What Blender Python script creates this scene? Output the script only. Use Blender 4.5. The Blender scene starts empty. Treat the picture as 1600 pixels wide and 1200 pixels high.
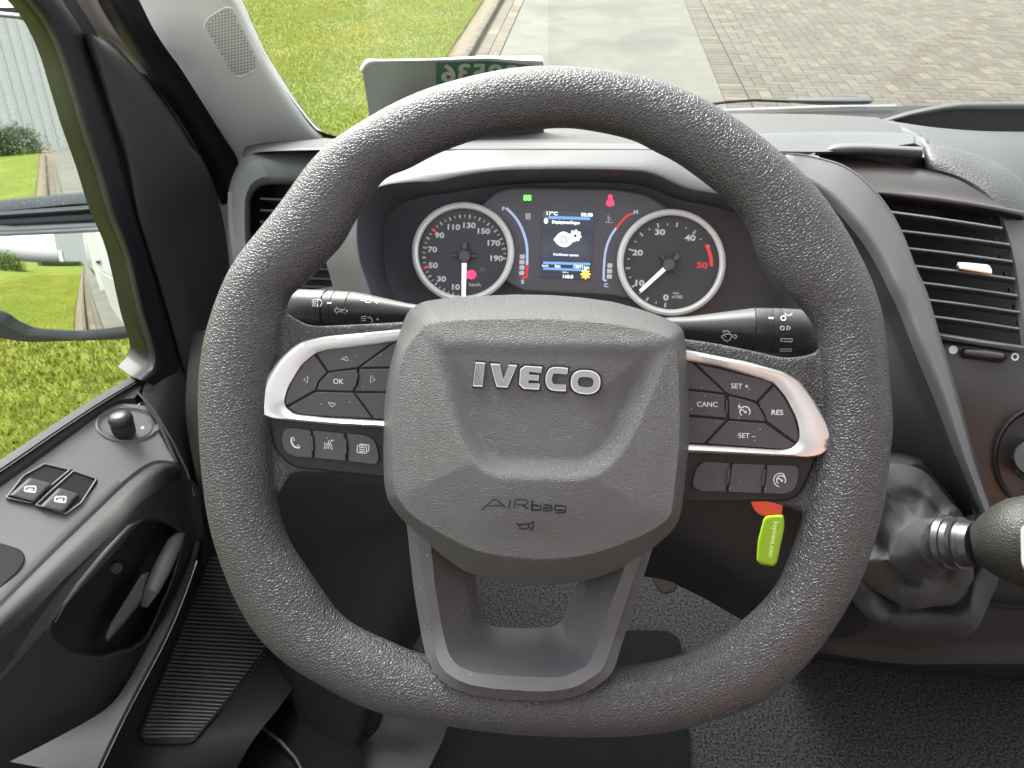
import bpy, math, random
import numpy as np
from mathutils import Vector, Matrix
from mathutils.bvhtree import BVHTree
random.seed(7); RNG = np.random.default_rng(7)
S = bpy.context.scene; COL = S.collection
R = math.radians

# ------------------------------------------------------------------ camera
CAMZ = 1.95; PITCH = R(36.7); YAW = R(5.7); F = 1200.0
cam = bpy.data.cameras.new('camera'); camo = bpy.data.objects.new('camera', cam); COL.objects.link(camo)
camo.location = (0, 0, CAMZ); camo.rotation_euler = (math.pi/2 - PITCH, 0, YAW)
cam.sensor_width = 36; cam.lens = 27.0; cam.clip_start = 0.02; cam.clip_end = 600
cam.dof.use_dof = True; cam.dof.focus_distance = 0.44; cam.dof.aperture_fstop = 34
S.camera = camo
# ------------------------------------------------------------------ light
SUN_EL, SUN_AZ = R(48), R(-35)
w = bpy.data.worlds.new('World'); S.world = w; w.use_nodes = True
nt = w.node_tree; sky = nt.nodes.new('ShaderNodeTexSky'); sky.sky_type = 'NISHITA'
sky.sun_disc = False; sky.sun_elevation = SUN_EL; sky.sun_rotation = SUN_AZ
sky.air_density = 1.0; sky.dust_density = 4.5; sky.ozone_density = 0.6
hsv = nt.nodes.new('ShaderNodeHueSaturation'); hsv.inputs['Saturation'].default_value = 0.22
nt.links.new(sky.outputs[0], hsv.inputs['Color']); nt.links.new(hsv.outputs[0], nt.nodes['Background'].inputs[0])
nt.nodes['Background'].inputs[1].default_value = 0.15
sl = bpy.data.lights.new('sun', 'SUN'); so = bpy.data.objects.new('sun', sl); COL.objects.link(so)
sl.energy = 1.5; sl.angle = R(35); sl.color = (1.0, 0.97, 0.92)
sd = Vector((math.sin(SUN_AZ)*math.cos(SUN_EL), math.cos(SUN_AZ)*math.cos(SUN_EL), math.sin(SUN_EL)))
so.rotation_euler = sd.to_track_quat('Z', 'Y').to_euler()
S.view_settings.view_transform = 'Standard'; S.view_settings.look = 'None'
S.view_settings.gamma = 1; S.view_settings.use_curve_mapping = False
S.view_settings.exposure = 2.25
S.cycles.max_bounces = 8; S.cycles.transparent_max_bounces = 12
try: S.cycles.use_denoising = True
except Exception: pass

# ------------------------------------------------------------------ geometry of the view: real distances for traced outlines
C = Vector((0, 0, CAMZ))
fw = Vector((-math.sin(YAW)*math.cos(PITCH), math.cos(YAW)*math.cos(PITCH), -math.sin(PITCH)))
rt = Vector((math.cos(YAW), math.sin(YAW), 0)); up = rt.cross(fw)
def ray(px, py): return fw + rt*((px-800)/F) + up*((600-py)/F)
def G(px, py, d): return C + ray(px, py)*d                      # at distance d in front
def HZ(px, py, down): r = ray(px, py); return C + r*(-down/r.z)  # on a level surface
def VX(px, py, x): r = ray(px, py); return C + r*(x/r.x)         # on an upright surface
WC = G(848, 625, 0.44); WA = R(36.7)
WN = Vector((0, -math.cos(WA), math.sin(WA)))
def plane_surf(P, N):
    P = P.copy(); N = N.normalized()
    def s(px, py, n=0.0):
        r = ray(px, py); return C + r*(((P + N*n - C).dot(N))/r.dot(N))
    return s
Wp = plane_surf(WC, WN)

# ------------------------------------------------------------------ mesh helpers
ROOT = {}; BV = {}
def setp(o, label=None, cat=None, group=None, kind=None):
    for k, v in (('label', label), ('category', cat), ('group', group), ('kind', kind)):
        if v: o[k] = v
    return o
def thing(name, label, cat, loc=(0, 0, 0), group=None):
    o = bpy.data.objects.new(name, None); COL.objects.link(o); o.location = loc; o.empty_display_size = .05
    ROOT[o.name] = Vector(loc); return setp(o, label, cat, group)
def mk(name, V, Fc, mat, parent=None, smooth=30, label=None, flatf=None, keep=True):
    V = [Vector(v) for v in V]
    if parent is not None: org = ROOT[parent.name]
    else:
        A = np.array([tuple(v) for v in V]); org = Vector(((A[:, 0].min()+A[:, 0].max())/2, (A[:, 1].min()+A[:, 1].max())/2, A[:, 2].min()))
    me = bpy.data.meshes.new(name); me.from_pydata([tuple(v-org) for v in V], [], [tuple(f) for f in Fc]); me.validate()
    o = bpy.data.objects.new(name, me); COL.objects.link(o)
    if parent is not None: o.parent = parent
    else: o.location = org
    ROOT[o.name] = org
    if isinstance(mat, (list, tuple)):
        for m in mat: me.materials.append(m)
    elif mat: me.materials.append(mat)
    if smooth:
        me.shade_smooth()
        try: me.set_sharp_from_angle(angle=R(smooth))
        except Exception: pass
    if label: o['label'] = label
    if keep: BV[o.name] = BVHTree.FromPolygons([tuple(v) for v in V], [tuple(f) for f in Fc])
    return o
def fixn(o):
    import bmesh
    bm = bmesh.new(); bm.from_mesh(o.data); bmesh.ops.recalc_face_normals(bm, faces=bm.faces); bm.to_mesh(o.data); bm.free(); return o
def cr(P, n, closed=False, uniform=True):
    """smooth curve through points (any dimension), n samples spaced by arc length"""
    P = np.array([tuple(p) for p in P], float); m = len(P); out = []
    segs = m if closed else m-1
    for i in range(segs):
        if closed: p0, p1, p2, p3 = P[(i-1) % m], P[i], P[(i+1) % m], P[(i+2) % m]
        else: p0, p1, p2, p3 = P[max(i-1, 0)], P[i], P[i+1], P[min(i+2, m-1)]
        for t in np.linspace(0, 1, 12, endpoint=False):
            out.append(.5*((2*p1)+(-p0+p2)*t+(2*p0-5*p1+4*p2-p3)*t*t+(-p0+3*p1-3*p2+p3)*t**3))
    if not closed: out.append(P[-1])
    return resample(out, n, closed)
def resample(P, n, closed=False):
    P = np.array([tuple(p) for p in P], float)
    if closed: P = np.vstack([P, P[:1]])
    s = np.concatenate([[0], np.cumsum(np.linalg.norm(np.diff(P[:, :2], axis=0), axis=1)+1e-9)])
    t = np.linspace(0, s[-1], n, endpoint=not closed)
    return np.stack([np.interp(t, s, P[:, k]) for k in range(P.shape[1])], 1)
class RP(np.ndarray): pass
def rpoly(P, r, seg=5):
    """polygon with rounded corners"""
    src = ([tuple(p[:2]) for p in P], r, seg); out = []; m = len(P); P = [np.array(p[:2], float) for p in P]
    for i in range(m):
        a, b, c = P[i-1], P[i], P[(i+1) % m]; rr = r[i] if isinstance(r, (list, tuple)) else r
        la, lc = np.linalg.norm(a-b), np.linalg.norm(c-b); k = min(rr, la*.45, lc*.45)
        k = max(k, .02)
        p, q = b+(a-b)/la*k, b+(c-b)/lc*k
        for t in np.linspace(0, 1, seg): out.append((1-t)**2*p+2*t*(1-t)*b+t*t*q)
    out = np.array(out).view(RP); out.src = src; return out
def area(P): x, y = P[:, 0], P[:, 1]; return .5*np.sum(x*np.roll(y, -1)-np.roll(x, -1)*y)
def offset(P, d):
    """inset a closed outline by d (image pixels)"""
    if abs(d) < 1e-9: return P
    if getattr(P, 'src', None) is not None:
        return rpoly(offset(np.array(P.src[0], float), d), P.src[1], P.src[2])
    Q = P if area(P) > 0 else P[::-1]
    e = np.roll(Q, -1, 0)-Q; L = np.linalg.norm(e, axis=1, keepdims=True)+1e-9; e = e/L
    nrm = np.stack([-e[:, 1], e[:, 0]], 1); v = nrm+np.roll(nrm, 1, 0)
    v = v/(np.linalg.norm(v, axis=1, keepdims=True)+1e-9); c = np.clip(np.sum(v*nrm, 1, keepdims=True), .3, 1)
    out = Q+v/c*d
    return out if area(P) > 0 else out[::-1]
def polar(P, c, n, a0=0):
    """radius of a closed outline seen from c at n angles"""
    P = np.array(P, float)[:, :2]-np.array(c); Q = np.roll(P, -1, 0); out = []
    for k in range(n):
        a = a0+2*math.pi*k/n; d = np.array([math.cos(a), math.sin(a)]); best = 0
        den = d[0]*(Q-P)[:, 1]-d[1]*(Q-P)[:, 0]; den[np.abs(den) < 1e-12] = 1e-12
        t = (P[:, 0]*(Q-P)[:, 1]-P[:, 1]*(Q-P)[:, 0])/den; u = (P[:, 0]*d[1]-P[:, 1]*d[0])/den
        ok = (t > 0) & (u >= -1e-6) & (u <= 1+1e-6)
        out.append(t[ok].max() if ok.any() else 1)
    return np.array(out)
def lofted(loops3, closed=True, cap0=False, cap1=True):
    V = []; Fc = []; n = len(loops3[0])
    for L in loops3: V += [Vector(p) for p in L]
    for k in range(len(loops3)-1):
        for i in range(n if closed else n-1):
            j = (i+1) % n; Fc.append((k*n+i, k*n+j, (k+1)*n+j, (k+1)*n+i))
    if cap1: Fc.append(tuple((len(loops3)-1)*n+i for i in range(n)))
    if cap0: Fc.append(tuple(reversed(range(n))))
    return V, Fc
def ringloft(name, outline, rings, surf, mat, parent=None, cap=True, cap0=False, smooth=35, label=None):
    P = outline if getattr(outline, 'src', None) is not None else np.array(outline, float)[:, :2]; loops = []
    for ins, n in rings:
        Q = offset(P, ins); loops.append([surf(q[0], q[1], n) for q in Q])
    V, Fc = lofted(loops, True, cap0, cap)
    return fixn(mk(name, V, Fc, mat, parent, smooth, label))
def plate(name, outline, n0, n1, b, surf, mat, parent=None, k=None, label=None, back=True):
    """solid slab with a rounded front edge: b metres high, k px wide"""
    k = k if k is not None else b/0.00037
    rings = [(0, n0), (0, n1-b), (k*.12, n1-b*.55), (k*.45, n1-b*.15), (k, n1)]
    o = ringloft(name, outline, rings, surf, mat, parent, True, back, 35, label); m_ = max(len(p.vertices) for p in o.data.polygons)
    for p in o.data.polygons:
        if len(p.vertices) == m_ and m_ > 4: p.use_smooth = False
    return o
def loftl(name, lines, nu, mat, parent=None, sub=6, smooth=40, thick=0, curve=True, lin=False, label=None):
    """surface through lines of (px, py, distance); thick adds depth behind it"""
    L = [(resample(l, nu) if lin else cr(l, nu)) for l in lines]
    L = np.array([[tuple(G(p[0], p[1], p[2])) for p in l] for l in L])
    if sub > 1 and len(L) > 1:
        rows = []; m = len(L)
        for i in range(m-1):
            p0, p1, p2, p3 = L[max(i-1, 0)], L[i], L[i+1], L[min(i+2, m-1)]
            for t in np.linspace(0, 1, sub, endpoint=False):
                rows.append(.5*((2*p1)+(-p0+p2)*t+(2*p0-5*p1+4*p2-p3)*t*t+(-p0+3*p1-3*p2+p3)*t**3) if curve else p1*(1-t)+p2*t)
        rows.append(L[-1]); L = np.array(rows)
    r, c = L.shape[:2]; V = [Vector(v) for v in L.reshape(-1, 3)]
    Fc = [(i*c+j, i*c+j+1, (i+1)*c+j+1, (i+1)*c+j) for i in range(r-1) for j in range(c-1)]
    if thick:
        n = len(V); V += [C+(v-C)*(1+thick/(v-C).length) for v in V]
        Fc += [tuple(reversed([a+n for a in f])) for f in Fc]
        for j in range(c-1):
            Fc.append((j+1, j, j+n, j+1+n)); a = (r-1)*c+j; Fc.append((a, a+1, a+1+n, a+n))
        for i in range(r-1):
            a = i*c; Fc.append((a, a+c, a+c+n, a+n)); a = i*c+c-1; Fc.append((a+c, a, a+n, a+c+n))
    return fixn(mk(name, V, Fc, mat, parent, smooth, label)) if thick else mk(name, V, Fc, mat, parent, smooth, label)
def tube(name, pts, rad, mat, parent=None, seg=12, closed=False, caps=True, flat=1.0, axis=None, label=None):
    pts = [Vector(p) for p in pts]; n = len(pts); V = []; Fc = []; pr = None
    for i, p in enumerate(pts):
        t = (pts[(i+1) % n]-pts[i-1]) if closed else (pts[min(i+1, n-1)]-pts[max(i-1, 0)]); t.normalize()
        if axis is not None: a = Vector(axis)-t*t.dot(Vector(axis))
        elif pr is None: a = t.orthogonal()
        else: a = pr-t*t.dot(pr)
        a.normalize(); pr = a; b = t.cross(a); r = rad[i] if hasattr(rad, '__len__') else rad
        for k in range(seg):
            g = 2*math.pi*k/seg; V.append(p+a*(math.cos(g)*r*flat)+b*(math.sin(g)*r))
    for i in range(n if closed else n-1):
        for k in range(seg):
            j = (i+1) % n; Fc.append((i*seg+k, i*seg+(k+1) % seg, j*seg+(k+1) % seg, j*seg+k))
    if caps and not closed: Fc.append(tuple(reversed(range(seg)))); Fc.append(tuple((n-1)*seg+k for k in range(seg)))
    return fixn(mk(name, V, Fc, mat, parent, 50, label))
def lathe(name, A, B, prof, mat, parent=None, seg=40, flute=None, label=None, smooth=30):
    """prof: (t along A-B in 0..1, radius)"""
    A = Vector(A); B = Vector(B); t = (B-A).normalized(); a = t.orthogonal().normalized(); b = t.cross(a); L = (B-A).length
    loops = []
    for s, r in prof:
        c = A+t*(L*s); lp = []
        for k in range(seg):
            g = 2*math.pi*k/seg; rr = r
            if flute and flute[0] <= s <= flute[1]: rr = r*(1+flute[2]*(1 if k % 2 else -1))
            lp.append(c+(a*math.cos(g)+b*math.sin(g))*rr)
        loops.append(lp)
    V, Fc = lofted(loops, True, True, True)
    return fixn(mk(name, V, Fc, mat, parent, smooth, label))
def box(name, x0, x1, y0, y1, z0, z1, mat, parent=None, label=None):
    V = [(x, y, z) for z in (z0, z1) for y in (y0, y1) for x in (x0, x1)]
    return mk(name, V, [(0, 2, 3, 1), (4, 5, 7, 6), (0, 1, 5, 4), (2, 6, 7, 3), (0, 4, 6, 2), (1, 3, 7, 5)], mat, parent, 0, label)
# ---- printed marks, laid on the surface of what carries them
def project(target, px, py, lift=.00025):
    r = ray(px, py).normalized(); h = BV[target.name].ray_cast(C, r)
    if h[0] is None: return None
    return h[0]-r*lift
class Ink:
    def __init__(s): s.V = []; s.F = []
    def poly(s, P):
        n = len(s.V); s.V += [tuple(p[:2]) for p in P]; s.F.append(tuple(range(n, n+len(P))))
    def line(s, P, w, closed=False):
        P = [np.array(p, float) for p in P]
        if closed: P = P+[P[0]]
        Q = []
        for a, b in zip(P[:-1], P[1:]):
            m = max(1, int(np.linalg.norm(b-a)/6)); Q += [a+(b-a)*k/m for k in range(m)]
        Q.append(P[-1]); n = len(s.V)
        for i, q in enumerate(Q):
            t = Q[min(i+1, len(Q)-1)]-Q[max(i-1, 0)]
            if closed and i in (0, len(Q)-1): t = Q[1]-Q[-2]
            t = t/(np.linalg.norm(t)+1e-9); o = np.array([-t[1], t[0]])*w/2
            s.V += [tuple(q+o), tuple(q-o)]
        for i in range(len(Q)-1): s.F.append((n+2*i, n+2*i+1, n+2*i+3, n+2*i+2))
    def arc(s, cx, cy, r, a0, a1, w, ry=None, n=18):
        ry = ry or r; s.line([(cx+r*math.cos(R(a0+(a1-a0)*k/n)), cy+ry*math.sin(R(a0+(a1-a0)*k/n))) for k in range(n+1)], w)
    def disc(s, cx, cy, r, ry=None, n=16):
        ry = ry or r; s.poly([(cx+r*math.cos(2*math.pi*k/n), cy+ry*math.sin(2*math.pi*k/n)) for k in range(n)])
    def text(s, txt, cx, cy, h, ang=0, sx=1.0, bold=0.0, mirror=False, shear=0, sp=1.0):
        cu = bpy.data.curves.new('lettering', 'FONT'); cu.body = txt; cu.align_x = 'CENTER'; cu.offset = bold; cu.space_character = sp; cu.resolution_u = 3; cu.shear = shear
        ob = bpy.data.objects.new('lettering', cu); me = bpy.data.meshes.new_from_object(ob)
        k = h/.73; n = len(s.V); a = R(ang); ca, sa = math.cos(a), math.sin(a)
        for v in me.vertices:
            x = v.co.x*k*sx*(-1 if mirror else 1); y = -(v.co.y-.365)*k
            s.V.append((cx+x*ca-y*sa, cy+x*sa+y*ca))
        for p in me.polygons: s.F.append(tuple(n+i for i in p.vertices))
        bpy.data.meshes.remove(me); bpy.data.objects.remove(ob); bpy.data.curves.remove(cu)
    def put(s, name, target, mat, parent, lift=.00025, thick=0, label=None):
        P = [project(target, x, y, lift) for x, y in s.V]
        good = [p for p in P if p is not None]
        Fc = [f for f in s.F if all(P[i] is not None for i in f)]
        if not Fc: return None
        V = [p if p is not None else good[0] for p in P]
        if thick:
            n = len(V); back = [p+(p-C).normalized()*(thick+lift) for p in V]; V = V+back; E = {}
            for f in list(Fc):
                for a, b in zip(f, f[1:]+f[:1]): E[(a, b)] = E.get((a, b), 0)+1
            side = [(a, b, b+n, a+n) for (a, b) in E if (b, a) not in E]; Fc = Fc+side
        o = mk(name, V, Fc, mat, parent, 0, label, keep=False)
        if thick: fixn(o)
        return o

# ------------------------------------------------------------------ materials
MATS = {}
def mat(name, col, rough=.5, metal=0, spec=.5, bump=None, var=None, emit=None, coat=0, coords='Object', extra=None):
    m = bpy.data.materials.new(name); m.use_nodes = True; t = m.node_tree; N = t.nodes; L = t.links; b = N['Principled BSDF']
    b.inputs['Base Color'].default_value = (*col, 1); b.inputs['Roughness'].default_value = rough; b.inputs['Metallic'].default_value = metal
    b.inputs['Specular IOR Level'].default_value = spec
    if coat: b.inputs['Coat Weight'].default_value = coat; b.inputs['Coat Roughness'].default_value = .15
    if emit: b.inputs['Emission Color'].default_value = (*emit[0], 1); b.inputs['Emission Strength'].default_value = emit[1]
    tc = N.new('ShaderNodeTexCoord'); src = tc.outputs[coords]
    if var:   # (scale, amount, colour)
        n = N.new('ShaderNodeTexNoise'); n.inputs['Scale'].default_value = var[0]; n.inputs['Detail'].default_value = 5; L.new(src, n.inputs['Vector'])
        r = N.new('ShaderNodeValToRGB'); r.color_ramp.elements[0].position = .5-var[1]; r.color_ramp.elements[1].position = .5+var[1]
        r.color_ramp.elements[0].color = (*col, 1); r.color_ramp.elements[1].color = (*var[2], 1); L.new(n.outputs[0], r.inputs[0]); L.new(r.outputs[0], b.inputs['Base Color'])
    if extra:   # dust: scattered pale specks lying on the surface
        v = N.new('ShaderNodeTexVoronoi'); v.inputs['Scale'].default_value = extra[0]; L.new(src, v.inputs['Vector'])
        c1 = N.new('ShaderNodeMath'); c1.operation = 'LESS_THAN'; c1.inputs[1].default_value = extra[1]; L.new(v.outputs['Distance'], c1.inputs[0])
        sx_ = N.new('ShaderNodeSeparateColor'); L.new(v.outputs['Color'], sx_.inputs[0]); c2 = N.new('ShaderNodeMath'); c2.operation = 'LESS_THAN'; c2.inputs[1].default_value = extra[2]; L.new(sx_.outputs[0], c2.inputs[0])
        c3 = N.new('ShaderNodeMath'); c3.operation = 'MULTIPLY'; L.new(c1.outputs[0], c3.inputs[0]); L.new(c2.outputs[0], c3.inputs[1])
        mxd = N.new('ShaderNodeMixRGB'); L.new(c3.outputs[0], mxd.inputs[0]); mxd.inputs[1].default_value = (*col, 1); mxd.inputs[2].default_value = (.4, .4, .4, 1)
        if b.inputs['Base Color'].is_linked: L.new(b.inputs['Base Color'].links[0].from_socket, mxd.inputs[1])
        L.new(mxd.outputs[0], b.inputs['Base Color'])
    if bump:
        hs = None
        for (kind, sc, st) in bump:
            if kind == 'leather':
                wn = N.new('ShaderNodeTexNoise'); wn.inputs['Scale'].default_value = sc*.55; wn.inputs['Detail'].default_value = 2; L.new(src, wn.inputs['Vector'])
                mx = N.new('ShaderNodeVectorMath'); mx.operation = 'MULTIPLY_ADD'; L.new(wn.outputs['Color'], mx.inputs[0]); mx.inputs[1].default_value = (.7/sc,)*3; L.new(src, mx.inputs[2])
                v = N.new('ShaderNodeTexVoronoi'); v.feature = 'DISTANCE_TO_EDGE'; v.inputs['Scale'].default_value = sc; L.new(mx.outputs[0], v.inputs['Vector'])
                q = N.new('ShaderNodeMapRange'); q.inputs['From Max'].default_value = .28; q.interpolation_type = 'SMOOTHSTEP'; L.new(v.outputs['Distance'], q.inputs[0]); h = q.outputs[0]
            elif kind == 'noise':
                v = N.new('ShaderNodeTexNoise'); v.inputs['Scale'].default_value = sc; v.inputs['Detail'].default_value = 3; L.new(src, v.inputs['Vector']); h = v.outputs[0]
            elif kind == 'pimple':
                v = N.new('ShaderNodeTexVoronoi'); v.inputs['Scale'].default_value = sc; v.inputs['Randomness'].default_value = .05; L.new(src, v.inputs['Vector']); h = v.outputs['Distance']
            elif kind == 'weave':
                v = N.new('ShaderNodeTexWave'); v.inputs['Scale'].default_value = sc; v.bands_direction = 'Z'; L.new(src, v.inputs['Vector']); h = v.outputs[0]
            bp = N.new('ShaderNodeBump'); bp.inputs['Strength'].default_value = st[0]; bp.inputs['Distance'].default_value = st[1]; L.new(h, bp.inputs['Height'])
            if hs: L.new(hs, bp.inputs['Normal'])
            hs = bp.outputs[0]
        L.new(hs, b.inputs['Normal'])
    MATS[name] = m; return m
LEATHER = mat('rim_leather', (.034, .0335, .036), .38, spec=.66, bump=[('leather', 540, (.9, .00038)), ('noise', 1800, (.25, .0002))])
PADM = mat('airbag_grain', (.070, .070, .071), .45, spec=.8, bump=[('leather', 1050, (.8, .0005)), ('noise', 1500, (.7, .0005))])
PLASTIC = mat('dash_plastic', (.085, .087, .09), .5, spec=.45, bump=[('noise', 1500, (.5, .0003))])
DASHTOP = mat('dash_top_plastic', (.062, .064, .064), .62, spec=.32, bump=[('noise', 900, (.35, .0003))])
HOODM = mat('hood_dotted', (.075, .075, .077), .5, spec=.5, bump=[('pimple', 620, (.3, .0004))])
HOODSHADE = mat('hood_dotted_shaded', (.030, .030, .032), .5, spec=.4, bump=[('pimple', 620, (.3, .0004))])  # darker copy of the hood plastic: shade of the arm's inner face as colour
DARK = mat('dark_plastic', (.009, .0095, .010), .55, spec=.35, bump=[('noise', 1200, (.4, .0003))])
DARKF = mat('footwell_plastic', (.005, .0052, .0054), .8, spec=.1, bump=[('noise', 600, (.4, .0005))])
DARKER = mat('black_plastic', (.010, .010, .012), .5, spec=.3)
GLOSS = mat('smooth_console_plastic', (.020, .015, .014), .38, spec=.5, bump=[('noise', 700, (.15, .0003))])
BUTTON = mat('button_rubber', (.044, .042, .047), .5, spec=.45, bump=[('noise', 1600, (.3, .0002))], extra=(420, .13, .14))
SATIN = mat('satin_silver', (.62, .61, .60), .34, metal=.75, spec=.5)
CHROME = mat('chrome', (.80, .80, .80), .08, metal=1.0)
SPOKE = mat('spoke_plastic', (.066, .065, .070), .5, spec=.5, bump=[('noise', 1300, (.6, .0004))], extra=(300, .10, .10))
WHITE = mat('white_print', (.50, .51, .51), .6, emit=((.8, .82, .82), .03))
GREY = mat('grey_print', (.45, .46, .48), .6)
PALE = mat('pillar_trim', (.80, .81, .79), .62, spec=.35, bump=[('noise', 1100, (.25, .0003))])
RUBBER = mat('rubber_seal', (.010, .010, .014), .5, spec=.4, bump=[('noise', 900, (.3, .0003))])
GLOSSBLACK = mat('window_frame_gloss', (.008, .008, .009), .42, spec=.35)
DOORM = mat('door_plastic', (.030, .032, .033), .5, spec=.45, bump=[('noise', 1200, (.4, .0003))])
DOORTOP = mat('door_panel_plastic', (.12, .125, .125), .5, spec=.45, bump=[('noise', 1200, (.35, .0003))])
DOORDOT = mat('door_dotted', (.032, .034, .035), .6, spec=.35, bump=[('pimple', 520, (.3, .0005))])
CARPET = mat('carpet', (.009, .0095, .0105), .95, spec=.1, var=(320, .15, (.072, .075, .081)), bump=[('noise', 900, (.6, .002))])
MATT = mat('floor_mat_felt', (.010, .011, .012), .95, spec=.1, bump=[('noise', 500, (.8, .002))])
VINYL = mat('gaiter_vinyl', (.040, .042, .043), .7, spec=.25, bump=[('noise', 26, (.25, .012)), ('noise', 85, (.30, .004)), ('leather', 700, (.25, .0003))])
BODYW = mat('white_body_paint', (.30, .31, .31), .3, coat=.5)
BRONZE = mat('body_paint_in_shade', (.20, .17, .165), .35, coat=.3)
REDM = mat('red_print', (.5, .03, .03), .5, emit=((.8, .05, .05), .12))
BLUEM = mat('gauge_blue_print', (.30, .36, .55), .5, emit=((.35, .42, .65), .15))
KEYG = mat('lime_plastic', (.20, .36, .006), .4, spec=.5)
KEYR = mat('orange_plastic', (.45, .04, .015), .45)
KEYT = mat('pale_lime_lettering', (.62, .85, .35), .5)
LAMPR = mat('red_lamp', (.6, .01, .04), .4, emit=((1, .03, .09), .6))
LAMPG = mat('green_lamp', (.1, .6, .05), .4, emit=((.12, .75, .08), .7))
LAMPA = mat('amber_lamp', (.8, .4, .02), .4, emit=((1, .5, .05), .8))
SCREEN = mat('screen_glass', (.02, .022, .035), .2, emit=((.12, .13, .17), .10))
SCRW = mat('screen_white', (.7, .8, .8), .4, emit=((.75, .88, .88), .3))
SCRB = mat('screen_blue', (.1, .25, .5), .4, emit=((.12, .22, .42), .3))
DIAL = mat('dial_face', (.055, .057, .063), .45, spec=.4)
CLUST = mat('cluster_panel', (.095, .092, .105), .4, spec=.5)
CAVITY = mat('cluster_cavity', (.068, .070, .082), .55, spec=.35)
RING = mat('dial_ring', (.85, .85, .82), .4, metal=.1)
FRIT = mat('windscreen_frit', (.02, .022, .02), .5)
CARDM = mat('translucent_card', (.27, .29, .255), .35)
CARDG = mat('card_green', (.06, .15, .095), .4)
CARDW = mat('card_numerals', (.42, .44, .34), .4)
CARDE = mat('card_fold', (.6, .62, .6), .3)
METAL = mat('brushed_pedal', (.05, .048, .045), .4, metal=.3, bump=[('noise', 200, (.3, .0005))])
LITEDGE = mat('lit_edge_plastic', (.075, .078, .078), .6, spec=.3, bump=[('noise', 700, (.6, .0005))])  # lighter than the door plastic: lit look of the edges put into colour
STITCH = mat('stitch_thread', (.03, .03, .03), .8)
def glassmat(name, tint, refl):
    m = bpy.data.materials.new(name); m.use_nodes = True; t = m.node_tree; N = t.nodes; N.remove(N['Principled BSDF'])
    tr = N.new('ShaderNodeBsdfTransparent'); tr.inputs[0].default_value = (*tint, 1); gl = N.new('ShaderNodeBsdfGlossy'); gl.inputs['Roughness'].default_value = .01
    fr = N.new('ShaderNodeFresnel'); fr.inputs['IOR'].default_value = refl; mx = N.new('ShaderNodeMixShader')
    ge = N.new('ShaderNodeNewGeometry'); inv = N.new('ShaderNodeMath'); inv.operation = 'SUBTRACT'; inv.inputs[0].default_value = 1; t.links.new(ge.outputs['Backfacing'], inv.inputs[1])
    mu_ = N.new('ShaderNodeMath'); mu_.operation = 'MULTIPLY'; t.links.new(fr.outputs[0], mu_.inputs[0]); t.links.new(inv.outputs[0], mu_.inputs[1])
    t.links.new(mu_.outputs[0], mx.inputs[0]); t.links.new(tr.outputs[0], mx.inputs[1]); t.links.new(gl.outputs[0], mx.inputs[2]); t.links.new(mx.outputs[0], N['Material Output'].inputs[0]); return m
GLASS = glassmat('window_glass', (.93, .945, .925), 1.45)
MIRRORM = mat('mirror_silver', (.90, .93, .91), .015, metal=1.0)
DROPM = mat('water_drop', (.9, .92, .92), .05, spec=.8)

# ================================================================== SETTING OUTSIDE (ground level z = 0)
def gmat(name, c1, c2, sc, bumpd, rough=.9, c3=None, sc2=2.0, st=(1, 0)):
    m = bpy.data.materials.new(name); m.use_nodes = True; t = m.node_tree; N = t.nodes; L = t.links; b = N['Principled BSDF']; b.inputs['Roughness'].default_value = rough; b.inputs['Specular IOR Level'].default_value = .2
    tc = N.new('ShaderNodeTexCoord'); n = N.new('ShaderNodeTexNoise'); n.inputs['Scale'].default_value = sc; n.inputs['Detail'].default_value = 8; n.inputs['Roughness'].default_value = .65; L.new(tc.outputs['Object'], n.inputs['Vector'])
    r = N.new('ShaderNodeValToRGB'); r.color_ramp.elements[0].position = .35; r.color_ramp.elements[1].position = .65; r.color_ramp.elements[0].color = (*c1, 1); r.color_ramp.elements[1].color = (*c2, 1); L.new(n.outputs[0], r.inputs[0]); col = r.outputs[0]
    if c3:
        n2 = N.new('ShaderNodeTexNoise'); n2.inputs['Scale'].default_value = sc2; n2.inputs['Detail'].default_value = 3; L.new(tc.outputs['Object'], n2.inputs['Vector'])
        r2 = N.new('ShaderNodeMapRange'); r2.inputs['From Min'].default_value = .48; r2.inputs['From Max'].default_value = .68; L.new(n2.outputs[0], r2.inputs[0])
        mx = N.new('ShaderNodeMixRGB'); L.new(r2.outputs[0], mx.inputs[0]); L.new(col, mx.inputs[1]); mx.inputs[2].default_value = (*c3, 1); col = mx.outputs[0]
    L.new(col, b.inputs['Base Color'])
    bp = N.new('ShaderNodeBump'); bp.inputs['Distance'].default_value = bumpd; L.new(n.outputs[0], bp.inputs['Height']); L.new(bp.outputs[0], b.inputs['Normal'])
    return m
SOIL = gmat('lawn_soil', (.07, .10, .010), (.13, .17, .02), 14, .02, c3=(.17, .17, .03), sc2=.8)
CONC = gmat('concrete', (.118, .117, .100), (.145, .142, .122), 3.2, .002, c3=(.098, .100, .088), sc2=.9)
SAND = gmat('sand_joint', (.12, .10, .065), (.20, .17, .12), 30, .01)
def sheet(name, x0, x1, y0, y1, z, m, kind='structure'):
    return setp(mk(name, [(x0, y0, z), (x1, y0, z), (x1, y1, z), (x0, y1, z)], [(0, 1, 2, 3)], m, None, 0), kind=kind)
sheet('ground', -150, 150, -150, 150, -.02, SAND)
sheet('lawn', -150, -1.46, -150, 150, 0.0, SOIL)
sheet('concrete_road', -.92, 1.12, -60, 60, 0.004, CONC)
for k, y in enumerate((-9.0, -4.5)): pass
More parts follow.
